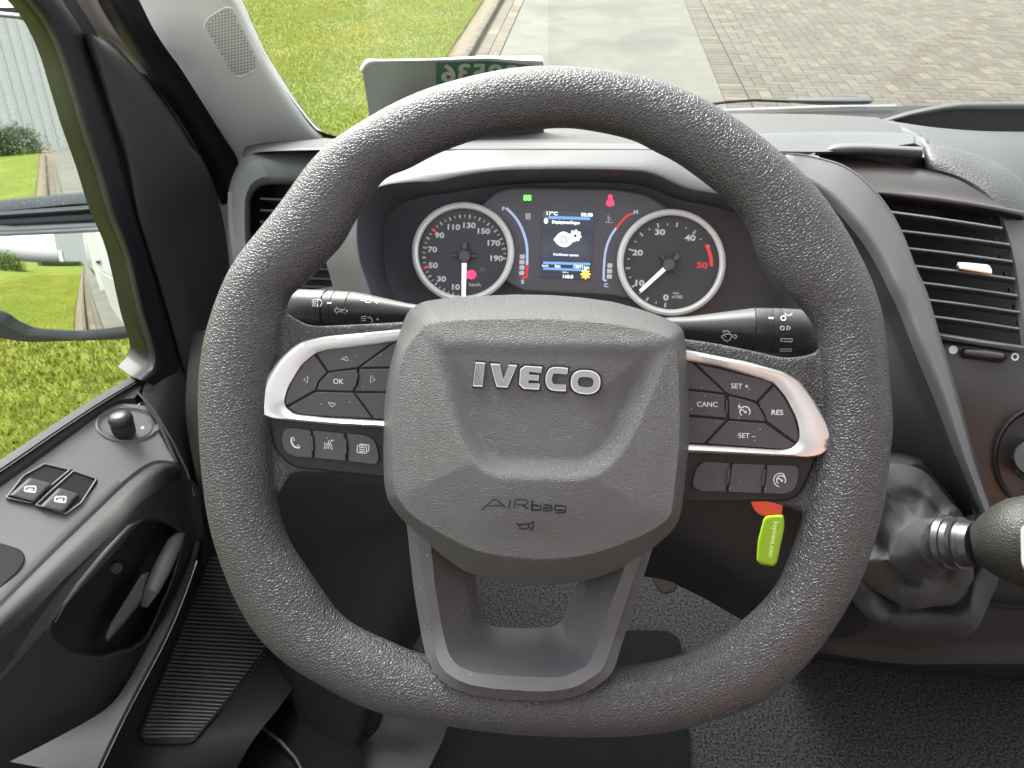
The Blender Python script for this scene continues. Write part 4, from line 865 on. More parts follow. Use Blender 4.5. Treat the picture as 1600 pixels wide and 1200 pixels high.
T15 = [(a[0]*.5+b[0]*.5, a[1]*.5+b[1]*.5, (a[2]+b[2])/2-.010) for a, b in zip(T1, T2)]
ROUGHP = mat('coarse_dash_plastic', (.06, .061, .064), .48, spec=.5, bump=[('noise', 420, (.7, .0012))])
loftl('centre_top', [T0, T0b, T1], 80, DASHTOP, db, 5, curve=False)
loftl('centre_front', [ab(.0, 0, T1, T1), ab(.12, -.006, T1, T2), T15, T2, [(x_-6, y_+2, d+.03) for x_, y_, d in T2]], 80, ROUGHP, db, 4)
loftl('centre_end', [[(1447,219,.805),(1449,240,.79),(1449,264,.785)],[(1453,222,.793),(1455,244,.785),(1455,268,.775)],[(1456,224,.792),(1459,246,.783),(1459,269,.774)]], 16, PLASTIC, db, 2)
loftl('side_trim', [[(1562,344,.728),(1572,380,.72),(1580,420,.712),(1588,480,.705),(1596,540,.70),(1606,600,.70)],[(1568,344,.722),(1579,380,.714),(1588,420,.706),(1597,480,.699),(1606,540,.694),(1616,600,.694)],[(1740,344,.70),(1740,380,.70),(1740,420,.70),(1740,480,.70),(1740,540,.69),(1740,600,.69)]], 50, PLASTIC, db, 4, curve=False)

# ================================================================== GEAR LEVER
gl = thing('gear_lever', 'gear lever with leather knob, metal collar and folded grey gaiter', 'gear lever', G(1450, 980, .80))
K0, K1 = G(1524, 850, .585), G(1640, 846, .555)
KN = mat('knob_leather', (.020, .0195, .018), .5, spec=.4, bump=[('leather', 420, (.4, .0005))])
kb = lathe('knob', K0, K1, [(0,.006),(.0,.0150),(.04,.0162),(.15,.0215),(.32,.0275),(.55,.0325),(.8,.034),(1,.030),(1.25,.022),(1.35,.005)], KN, gl, 48, smooth=60)
Skn = plane_surf(G(1596, 857, .528), Vector((-.12, -.6, .79)))
plate('knob_cap', rpoly([(1594,826),(1600,820),(1700,815),(1700,905),(1602,895),(1595,880)], 6), -.004, .003, .002, Skn, SATIN, kb, 4)
lathe('collar', G(1474,847,.607), G(1526,850,.585), [(0,.0205),(.08,.0215),(.25,.0205),(.27,.0190),(.42,.0182),(.45,.0195),(.60,.0200),(.62,.0180),(.74,.0168),(.78,.0178),(.9,.0172),(1,.0165)], mat('collar_metal', (.07,.07,.075), .3, metal=.7), gl, 60, smooth=30)
base_o = [(1318,800),(1340,735),(1395,700),(1450,712),(1500,760),(1545,830),(1562,885),(1545,940),(1518,985),(1470,992),(1410,985),(1362,965),(1330,930),(1315,870)]
neck_c = (1476, 847)
NG = 200; bo = cr(base_o, NG, True)
ang = np.arctan2(bo[:, 1]-870, bo[:, 0]-1450)
loops = []
def nring(r_, d, cx, cy, fold, ph): 
    out = []
    for q in range(NG):
        a = ang[q]; rr = r_*(1+fold*math.sin(a*3+ph)+fold*.5*math.sin(a*7+ph*2)); out.append(G(cx+rr*math.cos(a), cy+rr*math.sin(a)*.98, d))
    return out
def bring(s, d, fold, ph):
    out = []
    for q in range(NG):
        a = ang[q]; f = s*(1+fold*math.sin(a*4+ph)+fold*.6*math.sin(a*9+ph*1.7)); x_ = 1450+(bo[q, 0]-1450)*f; y_ = 880+(bo[q, 1]-880)*f; out.append(G(x_, y_, d-.006*math.sin(a*5+ph)*min(1, fold*12)))
    return out
def fr_(a, ph): return (1-abs(math.sin(a*2.5+ph)))**1.5-.25+.3*math.sin(a*6+ph*2)-.34*math.exp(-10*math.sin(a*2+ph*1.4)**2)
def bring2(s_, d, fold, ph, cx=1450, cy=880, dz_=.012):
    out = []
    for q in range(NG):
        a = ang[q]; g_ = fr_(a, ph); f = s_*(1+fold*g_); out.append(G(cx+(bo[q, 0]-1450)*f, cy+(bo[q, 1]-880)*f, d-dz_*g_*min(1, fold*12)))
    return out
loops = [bring2(1.0, .84, 0, 0), bring2(1.01, .81, .0, 0), bring2(1.02, .785, .015, .4), bring2(1.0, .765, .03, .5), bring2(.97, .745, .04, .7), bring2(.91, .728, .07, .9, 1448, 880), bring2(.80, .722, .10, 1.1, 1446, 876), bring2(.68, .734, .11, 1.3, 1446, 872),
  bring2(.70, .722, .08, 1.5, 1442, 868), bring2(.77, .700, .07, 1.8, 1440, 864), bring2(.74, .680, .06, 2.0, 1438, 862), bring2(.58, .668, .08, 2.2, 1440, 860), bring2(.44, .668, .07, 2.4, 1442, 858),
  nring(46, .656, 1438, 860, .05, 0), nring(45, .640, 1447, 857, .03, .5), nring(42, .625, 1459, 852, .02, .8), nring(40, .613, 1469, 849, .0, 0), nring(39.5, .607, 1475, 848, 0, 0), nring(30, .604, 1479, 848, 0, 0)]
L = np.array([[tuple(p) for p in lp] for lp in loops]); rows = []
for i in range(len(L)-1):
    p0, p1, p2, p3 = L[max(i-1, 0)], L[i], L[i+1], L[min(i+2, len(L)-1)]
    for t in np.linspace(0, 1, 5, endpoint=False): rows.append(.5*((2*p1)+(-p0+p2)*t+(2*p0-5*p1+4*p2-p3)*t*t+(-p0+3*p1-3*p2+p3)*t**3))
rows.append(L[-1]); V, Fc = lofted([[Vector(p) for p in r_] for r_ in rows], True, False, False)
ga = mk('gaiter', V, Fc, VINYL, gl, 80); fixn(ga)
for P in ([(1435,880),(1470,893),(1500,920),(1516,965)], [(1440,818),(1462,824),(1478,836)], [(1362,952),(1385,942),(1400,925)], [(1378,775),(1410,782),(1430,800)]):
    k = Ink(); k.line(cr(P, 16), 1.6); q = [(x_+3.5, y_-2.5) for x_, y_ in P]; k.line(cr(q, 16), 1.2); k.put('seam', ga, STITCH, ga, .0006)
# console base below the lever
loftl('console_base', [[(1290,560,.80),(1450,620,.80),(1560,760,.80),(1760,800,.80)],[(1290,800,.86),(1400,820,.85),(1560,870,.84),(1760,880,.82)],[(1240,990,.90),(1400,1010,.88),(1560,1000,.86),(1760,990,.84)],[(1225,1010,.93),(1394,1040,.91),(1560,1052,.89),(1760,1060,.88)],[(1225,1030,1.2),(1394,1050,1.2),(1560,1062,1.2),(1760,1070,1.2)]], 50, DARK, db, 5)
loftl('console_trim_strip', [[(1540,941,.845),(1600,947,.84),(1700,955,.83)],[(1540,945,.84),(1600,951,.835),(1700,959,.825)],[(1540,949,.846),(1600,955,.84),(1700,963,.83)]], 20, DARK2, db, 2)

# ================================================================== KEY TAG
Kp = plane_surf(G(1205, 840, .60), Vector((.1, -.75, .6)))
kt = thing('key_tag', 'lime green key fob hanging below the wheel beneath an orange key head', 'key fob', G(1200, 885, .60))
kf = plate('fob', rpoly([(1194,806),(1224,804),(1226,822),(1214,879),(1208,885),(1188,882),(1182,876),(1184,845)], [8,4,8,4,3,3,3,8]), -.003, .003, .0022, Kp, KEYG, kt, 4)
plate('key_head', rpoly([(1170,770),(1224,770),(1222,806),(1208,809),(1190,807),(1177,797)], [3,5,8,10,8,8]), -.008, -.0035, .001, Kp, KEYR, kt, 2)
k = Ink(); k.text('keyivans.com', 1209, 843, 8.5, 99, .92, .01); k.put('fob_lettering', kf, KEYT, kf, .0003)

# ================================================================== LEFT DOOR
do = thing('car_door', 'black driver door trim with grab handle, switches and ribbed speaker grille', 'door', (-.55, .5, CAMZ-1.0))
def L3(name, rows, nu, m_, sub=5, curve=True, thick=0, smooth=40, parent=None):
    """rows of 3-D points -> surface"""
    A = [cr(r_, nu) if len(r_[0]) == 3 else None for r_ in rows]; A = np.array(A)
    out = []; mm = len(A)
    for i in range(mm-1):
        p0, p1, p2, p3 = A[max(i-1, 0)], A[i], A[i+1], A[min(i+2, mm-1)]
        for t in np.linspace(0, 1, sub, endpoint=False): out.append(.5*((2*p1)+(-p0+p2)*t+(2*p0-5*p1+4*p2-p3)*t*t+(-p0+3*p1-3*p2+p3)*t**3) if curve else p1*(1-t)+p2*t)
    out.append(A[-1]); A = np.array(out); r_, c = A.shape[:2]
    return mk(name, [Vector(v) for v in A.reshape(-1, 3)], [(i*c+j, i*c+j+1, (i+1)*c+j+1, (i+1)*c+j) for i in range(r_-1) for j in range(c-1)], m_, parent or do, smooth)
def dz(px): return .545+.00028*px       # height of the sill below the eye, falling towards the front
DA = [(-120,795),(-60,757),(0,719),(82,664),(149,621),(195,594),(225,574),(250,562)]
DB = [(-120,835),(-60,795),(0,755),(70,706),(131,662),(163,639),(187,627),(210,624)]
DC = [(-80,1020),(0,939),(80,859),(152,790),(191,753),(222,729),(245,719),(272,721)]
rowA0 = [HZ(x_, y_, dz(x_))+Vector((-.02, 0, -.06)) for x_, y_ in DA]
rowA = [HZ(x_, y_, dz(x_)) for x_, y_ in DA]
rowA1 = [HZ(x_, y_+5, dz(x_)-.001) for x_, y_ in DA]
rowB = [HZ(x_, y_-2, dz(x_)+.004) for x_, y_ in DB]
L3('window_seal', [rowA0, rowA, rowA1, [p+Vector((.010, 0, -.002)) for p in rowA1]], 60, RUBBER, 3, False)
L3('sill_strip', [[p+Vector((.008, 0, .0)) for p in rowA1], [(Vector(a)+Vector(b))/2 for a, b in zip(rowA1, rowB)], rowB, [p+Vector((.001, 0, -.02)) for p in rowB]], 60, DOORDOT, 3, False)
rB2 = [HZ(x_, y_+2, dz(x_)+.008) for x_, y_ in [(-120,835),(-60,795),(0,755),(70,706),(131,662),(163,640),(190,629),(226,632)]]
rC = [HZ(x_, y_, dz(x_)+.022) for x_, y_ in DC]
top = L3('switch_panel', [[p+Vector((0, 0, -.02)) for p in rB2], rB2, [(Vector(a)*.5+Vector(b)*.5) for a, b in zip(rB2, rC)], rC, [p+Vector((.002, 0, -.006)) for p in rC]], 80, DOORTOP, 6, False)
rD = [HZ(x_+2, y_+4, dz(x_)+.026)+Vector((.002, 0, 0)) for x_, y_ in DC]
def XD(p): return VX(p[0], p[1], p[2])
rE = [XD(p) for p in [(-60,1075,-.485),(10,1005,-.483),(95,915,-.48),(170,840,-.478),(205,800,-.478),(240,770,-.48),(262,755,-.485),(283,752,-.49)]]
rFq = [(-40,1110,-.478),(40,1020,-.476),(112,935,-.472),(180,862,-.472),(213,822,-.474),(246,800,-.478),(268,790,-.484),(292,790,-.49)]
L3('padded_edge', [rD, [(Vector(a)*.62+Vector(b)*.38)+Vector((.006, 0, .004)) for a, b in zip(rD, rE)], rE, [XD(p) for p in rFq]], 80, DOORDOT, 6)
# main lower trim with the handle bowl cut in
PO = rpoly([(-140,1120),(-60,1070),(20,990),(100,905),(172,838),(210,795),(243,768),(268,752),(300,748),(316,770),(318,846),(298,900),(262,980),(232,1040),(196,1100),(150,1160),(100,1300),(-140,1300)], 6)
PI_ = rpoly([(84,964),(110,930),(160,870),(202,822),(232,808),(262,814),(283,830),(286,850),(270,905),(245,965),(228,1000),(205,1016),(150,1030),(110,1022),(84,1005),(78,988)], 8)
Xs = lambda px, py, n: VX(px, py, -.478+n)
a_ = polar(PO, (190, 925), 240); b_ = polar(PI_, (190, 925), 240); loops = []
for f, dpx, h in ((0,0,-.03),(0,0,0),(.6,0,-.001),(.93,0,.001),(1,1.5,.0025),(1,-2,.001),(1,-5,-.010),(1,-7,-.032)):
    loops.append([Xs(190+(a_[q]*(1-f)+b_[q]*f+dpx)*math.cos(2*math.pi*q/240), 925+(a_[q]*(1-f)+b_[q]*f+dpx)*math.sin(2*math.pi*q/240), h) for q in range(240)])
V, Fc = lofted(loops, True, False, True); fixn(mk('door_trim', V, Fc, DOORM, do, 45))
tube('bowl_lip_highlight', [Xs(86,972,.002), Xs(98,945,.003), Xs(120,916,.003), Xs(162,866,.003), Xs(200,824,.003), Xs(222,812,.002)], [.001,.0028,.0034,.0034,.0028,.001], LITEDGE, do, 8)  # lighter tube paints the highlight along the bowl's upper lip
hd = tube('door_handle', [Xs(281,836,-.004), Xs(272,850,.006), Xs(255,885,.008), Xs(238,920,.006), Xs(226,944,-.006)], [.006,.0095,.0105,.009,.005], DOORTOP, do, 12)
plate('release_lever', rpoly([(221,897),(234,893),(226,927),(215,948),(190,978),(168,1003),(164,996),(172,976),(198,934)], 3), -.014, -.002, .003, Xs, DOORTOP, do, 4)
lathe('screw_cover', Xs(182,888,-.034), Xs(182,888,-.026), [(0,.008),(.7,.008),(1,.006)], DOORM, do, 24)
# ledge between trim and grille, light caught on it put into the colour
L3('trim_ledge', [[XD(p) for p in [(306,842,-.478),(292,890,-.474),(262,955,-.468),(236,1000,-.464),(200,1065,-.458),(165,1108,-.45),(90,1152,-.44),(15,1190,-.43)]],
  [XD(p) for p in [(310,848,-.470),(297,895,-.462),(272,958,-.452),(248,1010,-.444),(215,1072,-.434),(190,1120,-.425),(168,1165,-.41),(145,1215,-.40)]],
  [XD(p) for p in [(313,850,-.470),(300,898,-.466),(276,962,-.458),(252,1014,-.45),(219,1076,-.44),(194,1124,-.43),(172,1169,-.42),(149,1219,-.41)]]], 60, LITEDGE, 3, False)
lt = L3('lower_trim', [[XD(p) for p in [(310,640,-.50),(314,780,-.49),(316,846,-.476),(301,898,-.47),(277,962,-.462),(253,1014,-.455),(220,1076,-.446),(195,1124,-.438),(150,1219,-.43)]],
  [XD(p) for p in [(345,640,-.50),(345,780,-.49),(345,860,-.49),(335,930,-.472),(312,1000,-.462),(290,1060,-.452),(266,1110,-.444),(243,1150,-.437),(212,1230,-.43)]],
  [XD(p) for p in [(470,660,-.52),(480,780,-.47),(490,880,-.40),(485,980,-.355),(470,1050,-.335),(440,1100,-.335),(400,1150,-.345),(370,1200,-.36),(340,1260,-.38)]]], 60, DARK, 6)
# speaker grille with ribs
def Gs(px, py, n):
    p = project(lt, px, py, .004+n); return p if p is not None else VX(px, py, -.50)
GO = rpoly([(334,856),(319,886),(217,1147),(226,1163),(300,1162),(345,1110),(420,1010),(420,900)], [6,4,8,8,10,8,5,5])
ringloft('speaker_grille', resample(GO, 120, True), [(0, -.006), (0, .0005), (1, .0018), (3, .0018), (4, .0)], Gs, DARK, do, False)
RIBM = mat('grille_rib_plastic', (.075, .078, .08), .45)
y_ = 872.0
while y_ < 1156:
    xl = np.interp(y_, [856, 886, 1147, 1160], [335, 319, 218, 228])+2; xr = np.interp(y_, [856, 1010, 1110, 1162], [420, 420, 345, 296])-3; sl_ = .06 if y_ < 1100 else -.02
    tube('grille_rib', [Gs(xl+(xr-xl)*t_, y_+(xr-xl)*t_*(.06 if y_ < 1100 else .06*(1150-y_)/50), -.0036) for t_ in np.linspace(0, 1, 14)], .0013, RIBM, do, 6); y_ += 6.2
# mirror adjuster
def tp(px, py, n=0.0):   # on the switch panel
    h = BV[top.name].ray_cast(C, ray(px, py).normalized()); p = h[0] if h[0] is not None else HZ(px, py, dz(px)+.012); return p+Vector((0, 0, n))
O = np.array([(200+50*math.cos(a)+0*math.sin(a), 665+27*math.sin(a)) for a in np.linspace(0, 2*math.pi, 64, endpoint=False)])
def sc(P, f, dx=0, dy=0): c_ = P.mean(0); return (P-c_)*f+c_+np.array([dx, dy])
loops = [[tp(*p, h) for p in sc(O, f, 0, dy)] for f, h, dy in ((1.03, -.001, 0), (1.0, .0022, 0), (.95, .0030, 0), (.90, .0015, 0), (.78, -.002, 1), (.76, .001, 2), (.60, .0012, 3), (.45, .0008, 3))]
V, Fc = lofted(loops, True, False, True); ma = fixn(mk('mirror_adjuster', V, Fc, DOORTOP, do, 40))
b0 = tp(196, 679, .000); k0 = b0+Vector((0, 0, .004)); 
lathe('knob', b0, b0+Vector((-.001, .004, .030)), [(0,.0110),(.05,.0125),(.55,.0132),(.56,.0122),(.60,.0136),(.75,.0142),(.90,.0128),(.98,.0085),(1.0,.004),(1.01,.001)], DARK2, do, 64, (.04,.55,.03), smooth=50)
k = Ink(); k.poly([(219,668),(224,665.5),(226,669),(222,671)]); k.put('arrow_sign', ma, WHITE, ma, .0006)
# window switches
Sw = plane_surf((tp(30, 790)+tp(100, 780)+tp(70, 740))/3, (tp(100,780)-tp(30,790)).cross(tp(70,740)-tp(30,790)))
if (Sw(70, 760, .01)-C).length > (Sw(70, 760, 0)-C).length:
    _n = -(tp(100,780)-tp(30,790)).cross(tp(70,740)-tp(30,790)); Sw = plane_surf((tp(30, 790)+tp(100, 780)+tp(70, 740))/3, _n)
SO = rpoly([(8,778),(36,742),(70,723),(112,733),(153,747),(153,756),(128,786),(103,805),(50,788)], [4,4,6,3,4,3,5,5,3])
fo = polar(SO, (83, 764), 120); loops = []
fz = plate('switch_frame', SO, -.004, .0022, .0012, Sw, DARKER, do, 3)
for P in ([(8,778),(36,742),(70,723),(112,733),(76,763),(50,787)], [(54,789),(80,765),(115,734),(153,747),(128,786),(103,804)]):
    P = rpoly(P, 3); lp = np.array(P); 
    ring_ = [[Sw(p[0], p[1], h) for p in offset(lp, i)] for i, h in ((0, .001), (0, .0034), (1.2, .0038), (2.4, .0034), (2.4, .0023))]
    V, Fc = lofted(ring_, True, False, False); fixn(mk('switch_surround', V, Fc, DOORTOP, do, 40))
for P, cen in (([(14,774),(46,746),(82,756),(54,785)], (47,764)), ([(62,792),(92,762),(124,772),(100,801)], (94,780))):
    s_ = plate('window_switch', rpoly(P, 3), .002, .0062, .002, Sw, BUTTON, do, 5)
    k = Ink(); x_, y_ = cen; k.line(rpoly([(x_-9, y_+3), (x_-7, y_-4), (x_+9, y_-4), (x_+8, y_+5)], 2), 2.2, True); k.line([(x_-4, y_+1), (x_+4, y_+1)], 3); k.put('window_sign', s_, WHITE, s_)
plate('pull_pocket', rpoly([(-60,846),(0,848),(34,859),(41,874),(30,893),(0,920),(-60,975)], 8), -.003, .0028, .001, Sw, DARK, do, 3)
# upper door frame round the window
IN_ = [(12,-30),(30,0),(60,39),(84,90),(102,150),(120,210),(141,270),(162,339),(187,400),(210,501),(224,550),(221,570),(206,588)]
MD = [(60,-30),(80,0),(106,39),(126,90),(146,150),(164,210),(184,270),(202,339),(222,400),(243,480),(262,540),(262,580),(235,600)]
OT = [(84,-30),(97,0),(128,50),(145,105),(165,170),(185,230),(202,300),(216,357),(232,400),(256,480),(276,552),(290,600),(300,640)]
dd = lambda P, x_: [XD((p[0], p[1], x_+.00010*(p[0]-30))) for p in P]
L3('window_frame', [[p+Vector((-.03, .02, 0)) for p in dd(IN_, -.60)], dd(IN_, -.600), dd([(a[0]*.8+b[0]*.2, a[1]*.8+b[1]*.2) for a, b in zip(IN_, MD)], -.590)], 80, GLOSSBLACK, 5)
L3('frame_trim', [dd([(a[0]*.8+b[0]*.2, a[1]*.8+b[1]*.2) for a, b in zip(IN_, MD)], -.590), dd([(a[0]*.55+b[0]*.45, a[1]*.55+b[1]*.45) for a, b in zip(IN_, MD)], -.575), dd(MD, -.572), dd([(a[0]*.3+b[0]*.7, a[1]*.3+b[1]*.7) for a, b in zip(MD, OT)], -.575), dd(OT, -.582)], 80, RUBBER, 5)
# corner trim between frame and pillar
E1 = [(129,52),(146,105),(166,170),(186,230),(203,300),(217,357),(233,400),(257,480),(277,552),(292,600),(302,640)]
E2 = [(145,55),(180,100),(212,160),(240,220),(262,290),(280,350),(295,410),(308,480),(318,550),(322,600),(324,640)]
E3 = [(160,62),(190,85),(230,132),(265,188),(298,236),(320,270),(340,320),(352,380),(356,450),(356,560),(352,640)]
L3('corner_trim', [dd([(a[0]-10, a[1]) for a in E1], -.5838), dd(E1, -.583), dd([(a[0]*.85+b[0]*.15, a[1]*.85+b[1]*.15) for a, b in zip(E1, E2)], -.572), dd(E2, -.565), dd(E3, -.60), [p+Vector((-.02, .03, 0)) for p in dd(E3, -.60)]], 80, DOORM, 6)
L3('frame_backing', [dd([(a[0]-16, a[1]) for a in OT], -.598), dd([(a[0]+22, a[1]) for a in OT], -.602)], 60, RUBBER, 2, False)
# door front lower filler behind the wheel
L3('door_front_trim', [[XD(p) for p in [(226,600,-.566),(262,560,-.56),(300,560,-.56),(380,560,-.60)]],[XD(p) for p in [(226,632,-.54),(258,660,-.52),(300,660,-.53),(400,660,-.58)]],[XD(p) for p in [(272,724,-.505),(290,760,-.50),(330,780,-.52),(420,780,-.57)]],[XD(p) for p in [(300,860,-.50),(320,900,-.50),(350,900,-.52),(440,900,-.57)]]], 40, DOORM, 6)
tube('trim_bead', [XD(p) for p in [(228,632,-.520),(246,654,-.508),(266,700,-.492),(275,722,-.486)]], .0022, DOORTOP, do, 8)
tube('trim_bead', [XD(p) for p in [(214,612,-.53),(240,640,-.51),(270,690,-.49),(292,735,-.482),(303,775,-.478)]], .0014, DOORTOP, do, 8)
# sill corner knuckle
# window pane
P = [(-200,-200),(12,-30),(60,39),(102,150),(141,270),(187,400),(210,501),(224,552),(221,574),(149,625),(0,724),(-200,860)]
a = [VX(x_, y_, -.606) for x_, y_ in P]; b = [p+Vector((-.004, 0, 0)) for p in a]; V, Fc = lofted([a, b], True, True, True); fixn(mk('window_pane', V, Fc, GLASS, do, 0, keep=False))

# ================================================================== PILLAR, WINDSCREEN
S1 = [(60,-60),(97,0),(128,50),(160,62),(190,85),(230,132),(265,188),(298,236),(320,270),(345,320)]
S2 = [(130,-60),(152,0),(176,42),(197,72),(222,104),(252,146),(282,188),(308,232),(330,272),(352,320)]
S3 = [(190,-60),(222,0),(243,42),(263,74),(285,104),(310,143),(332,178),(355,215),(376,249),(385,290)]
S4 = [(315,-60),(357,0),(380,48),(401,90),(418,118),(438,148),(458,176),(478,202),(492,215),(497,219)]
pl_ = thing('windscreen_pillar', 'pale grey front pillar trim with speaker grille left of the windscreen', 'pillar', (-.5, 1.0, CAMZ-.4))
XE = lambda P, x0: [XD((p[0], p[1], x0)) for p in P]
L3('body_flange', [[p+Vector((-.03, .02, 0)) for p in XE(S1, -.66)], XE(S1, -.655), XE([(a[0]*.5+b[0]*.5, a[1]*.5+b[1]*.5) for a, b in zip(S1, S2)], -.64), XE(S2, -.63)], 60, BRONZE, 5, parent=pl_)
L3('door_seal', [XE(S2, -.625), XE([(a[0]*.75+b[0]*.25, a[1]*.75+b[1]*.25) for a, b in zip(S2, S3)], -.600), XE([(a[0]*.35+b[0]*.65, a[1]*.35+b[1]*.65) for a, b in zip(S2, S3)], -.585), XE(S3, -.565)], 60, RUBBER, 5, parent=pl_)
def glz(px, py, off=0.0):   # windscreen plane: z = CAMZ-.34+(1.08-y)
    r_ = ray(px, py); n = Vector((0, 1, 1)).normalized(); p0 = Vector((0, 1.08+off, CAMZ-.34)); return C+r_*((p0-C).dot(n)/r_.dot(n))
s4 = [glz(x_, y_, -.02) for x_, y_ in S4]; s3 = XE(S3, -.545)
L3('pillar_trim', [XE(S3, -.56), [p for p in s3], [(Vector(a)*.55+Vector(b)*.45)+Vector((.016, -.012, .004)) for a, b in zip(s3, s4)], s4, [p+Vector((0, .03, 0)) for p in s4]], 90, PALE, 8, parent=pl_)
pil = [o for o in pl_.children if o.name.startswith('pillar_trim')][0]
# grille: rounded frame and rows of small scallops
GP = rpoly([(315,42),(326,26),(352,10),(366,12),(408,98),(402,112),(375,124),(360,120),(349,102)], [8,4,6,6,8,6,8,6,4])
def onp(px, py, lift): 
    p = project(pil, px, py, lift); return p if p is not None else G(px, py, .9)
loops = [[onp(p[0], p[1], h) for p in offset(GP, i)] for i, h in ((0, .0002), (1, .0018), (3, .0018), (4, .0004))]
V, Fc = lofted(loops, True, False, False); gf = fixn(mk('speaker_grille', V, Fc, PALE, pl_, 40))
GR = mat('grille_hollow', (.34, .35, .34), .6)
V = []; Fc = []
for r_ in range(40):
    y_ = 14+r_*5.0
    for c in range(24):
        x_ = 312+c*5.0+(2.5 if r_ % 2 else 0)*0; yy = y_-.18*(x_-350)
        if inside(np.array([x_]), np.array([yy]), offset(GP, 5))[0]:
            p = onp(x_, yy, .0016); p1 = onp(x_-2.1, yy+.4, .0002); p2 = onp(x_+2.1, yy-.4, .0002); p3 = onp(x_, yy+2.0, .0004); p4 = onp(x_, yy-2.3, .0002)
            n = len(V); V += [p, p1, p3, p2, p4]; Fc += [(n, n+1, n+2), (n, n+2, n+3), (n, n+3, n+4), (n, n+4, n+1)]
fixn(mk('grille_scallops', V, Fc, GR, gf, 80))
ws = thing('windscreen', 'large windscreen pane with dotted dark edge above the dashboard', 'windscreen', (0, 1.1, CAMZ-.36))
a = [glz(x_, y_, .0) for x_, y_ in [(315,-60),(357,0),(401,90),(438,148),(478,202),(497,219)]]
b = [p.copy() for p in a]; 
V = []; Fc = []
zt = .42; BL = glz(497, 230); n_ = Vector((0, 1, 1)).normalized()
quad = [glz(x_, y_) for x_, y_ in ((650,226),(560,222),(520,218.5),(490,213.5),(476,203),(437,150),(400,93),(379,50),(355,0),(315,-90))]
quad = [Vector((1.75, 1.12, CAMZ-.38)), Vector((.1, 1.12, CAMZ-.38))]+quad+[Vector((-.62, .50, CAMZ+.24)), Vector((-.6, .33, CAMZ+.41)), Vector((1.75, .33, CAMZ+.41))]
V, Fc = lofted([quad, [q+n_*.005 for q in quad]], True, True, True); wp_ = fixn(mk('glass_pane', V, Fc, GLASS, ws, 0))
edge = cr([(315,-60),(357,0),(380,48),(401,90),(438,148),(478,202),(490,212),(520,217),(560,219)], 70)
inn = cr([(321,-60),(366,0),(390,48),(411,88),(448,144),(488,196),(503,206),(525,213),(560,215)], 70)
inn2 = cr([(334,-60),(380,0),(404,48),(424,86),(461,139),(500,188),(516,198),(535,207),(560,211)], 70)
V, Fc = lofted([[glz(p[0], p[1], -.006) for p in edge], [glz(p[0], p[1], -.006) for p in inn]], False, False, False); mk('edge_seal', V, Fc, FRIT, ws, 0)
k = Ink()
for i in range(0, 560):
    f = (i % 4)/4.0; s_ = i//4/140*69; j = int(s_); t_ = s_-j; e = edge[j]*(1-t_)+edge[min(j+1, 69)]*t_; e0 = inn[j]*(1-t_)+inn[min(j+1, 69)]*t_; e2 = inn2[j]*(1-t_)+inn2[min(j+1, 69)]*t_
    p = e0*(1-f)+e2*f; k.disc(p[0], p[1], .95*(1-.55*f), n=8)
k.V = k.V; V = [glz(x_, y_, -.005) for x_, y_ in k.V]; mk('frit_dots', V, k.F, FRIT, ws, 0, keep=False)
# scuttle outside and wiper
loftl('scuttle', [[(1080,176,1.16),(1200,171,1.16),(1300,168,1.16),(1400,166,1.16),(1600,166,1.16)],[(1080,190,1.13),(1200,186,1.13),(1300,186,1.13),(1400,186,1.13),(1600,186,1.13)]], 30, DARK, ws, 2, lin=True)
loftl('scuttle_lip', [[(1080,171.5,1.15),(1200,167.5,1.15),(1300,164,1.15),(1400,163,1.15)],[(1080,174.5,1.145),(1200,170.5,1.145),(1300,167,1.145),(1400,166,1.145)]], 30, mat('scuttle_edge', (.16,.17,.17), .5), ws, 2, lin=True)
wi = thing('wiper', 'black wiper arm and blade lying along the base of the windscreen', 'wiper', G(1180, 165, 1.2))
tube('arm', [G(1030,178,1.20), G(1100,164.5,1.20), G(1135,159.5,1.20), G(1180,156.5,1.195), G(1240,159,1.19)], .0022, DARKER, wi, 10)
loftl('blade', [[(1232,153.5,1.175),(1270,153,1.175),(1320,152,1.175),(1358,152,1.175),(1363,155,1.175)],[(1232,156.5,1.165),(1270,157.5,1.165),(1320,158,1.165),(1358,158,1.165),(1364,159,1.168)],[(1232,160.5,1.175),(1270,163.5,1.175),(1320,164.5,1.175),(1352,163.5,1.175),(1363,160,1.175)]], 40, mat('wiper_rubber', (.045,.05,.052), .5), wi, 4, thick=.01)
tube('blade_clip', [G(1312,168.5,1.17), G(1352,168.8,1.17)], .0028, DARKER, wi, 8)

# ---- card leaning on the glass, seen from behind: green field with numerals reversed
cd = thing('paper_card', 'curled translucent card with green field and reversed numerals against the windscreen', 'card', glz(660, 180, -.05))
def cdS(px, py, n=0.0): t_ = (px-560)/290; return glz(px, py, -.055-.03*math.sin(max(0, min(1, t_))*math.pi*.9)+n)
def patch(name, P, m_, n, parent, nx=24, ny=6, inkp=None):
    return None
topc = cr([(566,112),(575,97),(600,95.5),(680,94.5),(760,94),(800,97),(848,106)], 50); botc = cr([(576,172),(582,190),(620,215),(690,215),(760,215),(810,215),(850,215)], 50)
rows = [[cdS(*(topc[i]*(1-t_)+botc[i]*t_)) for i in range(50)] for t_ in np.linspace(0, 1, 12)]
V = [p for r_ in rows for p in r_]; nV = len(V); V += [p+Vector((0, .0008, .0008)) for p in V]
Fc = [(i*50+j, i*50+j+1, (i+1)*50+j+1, (i+1)*50+j) for i in range(11) for j in range(49)]; Fc += [tuple(x_+nV for x_ in reversed(f)) for f in Fc]
sheet_ = mk('sheet', V, Fc, CARDM, cd, 60)
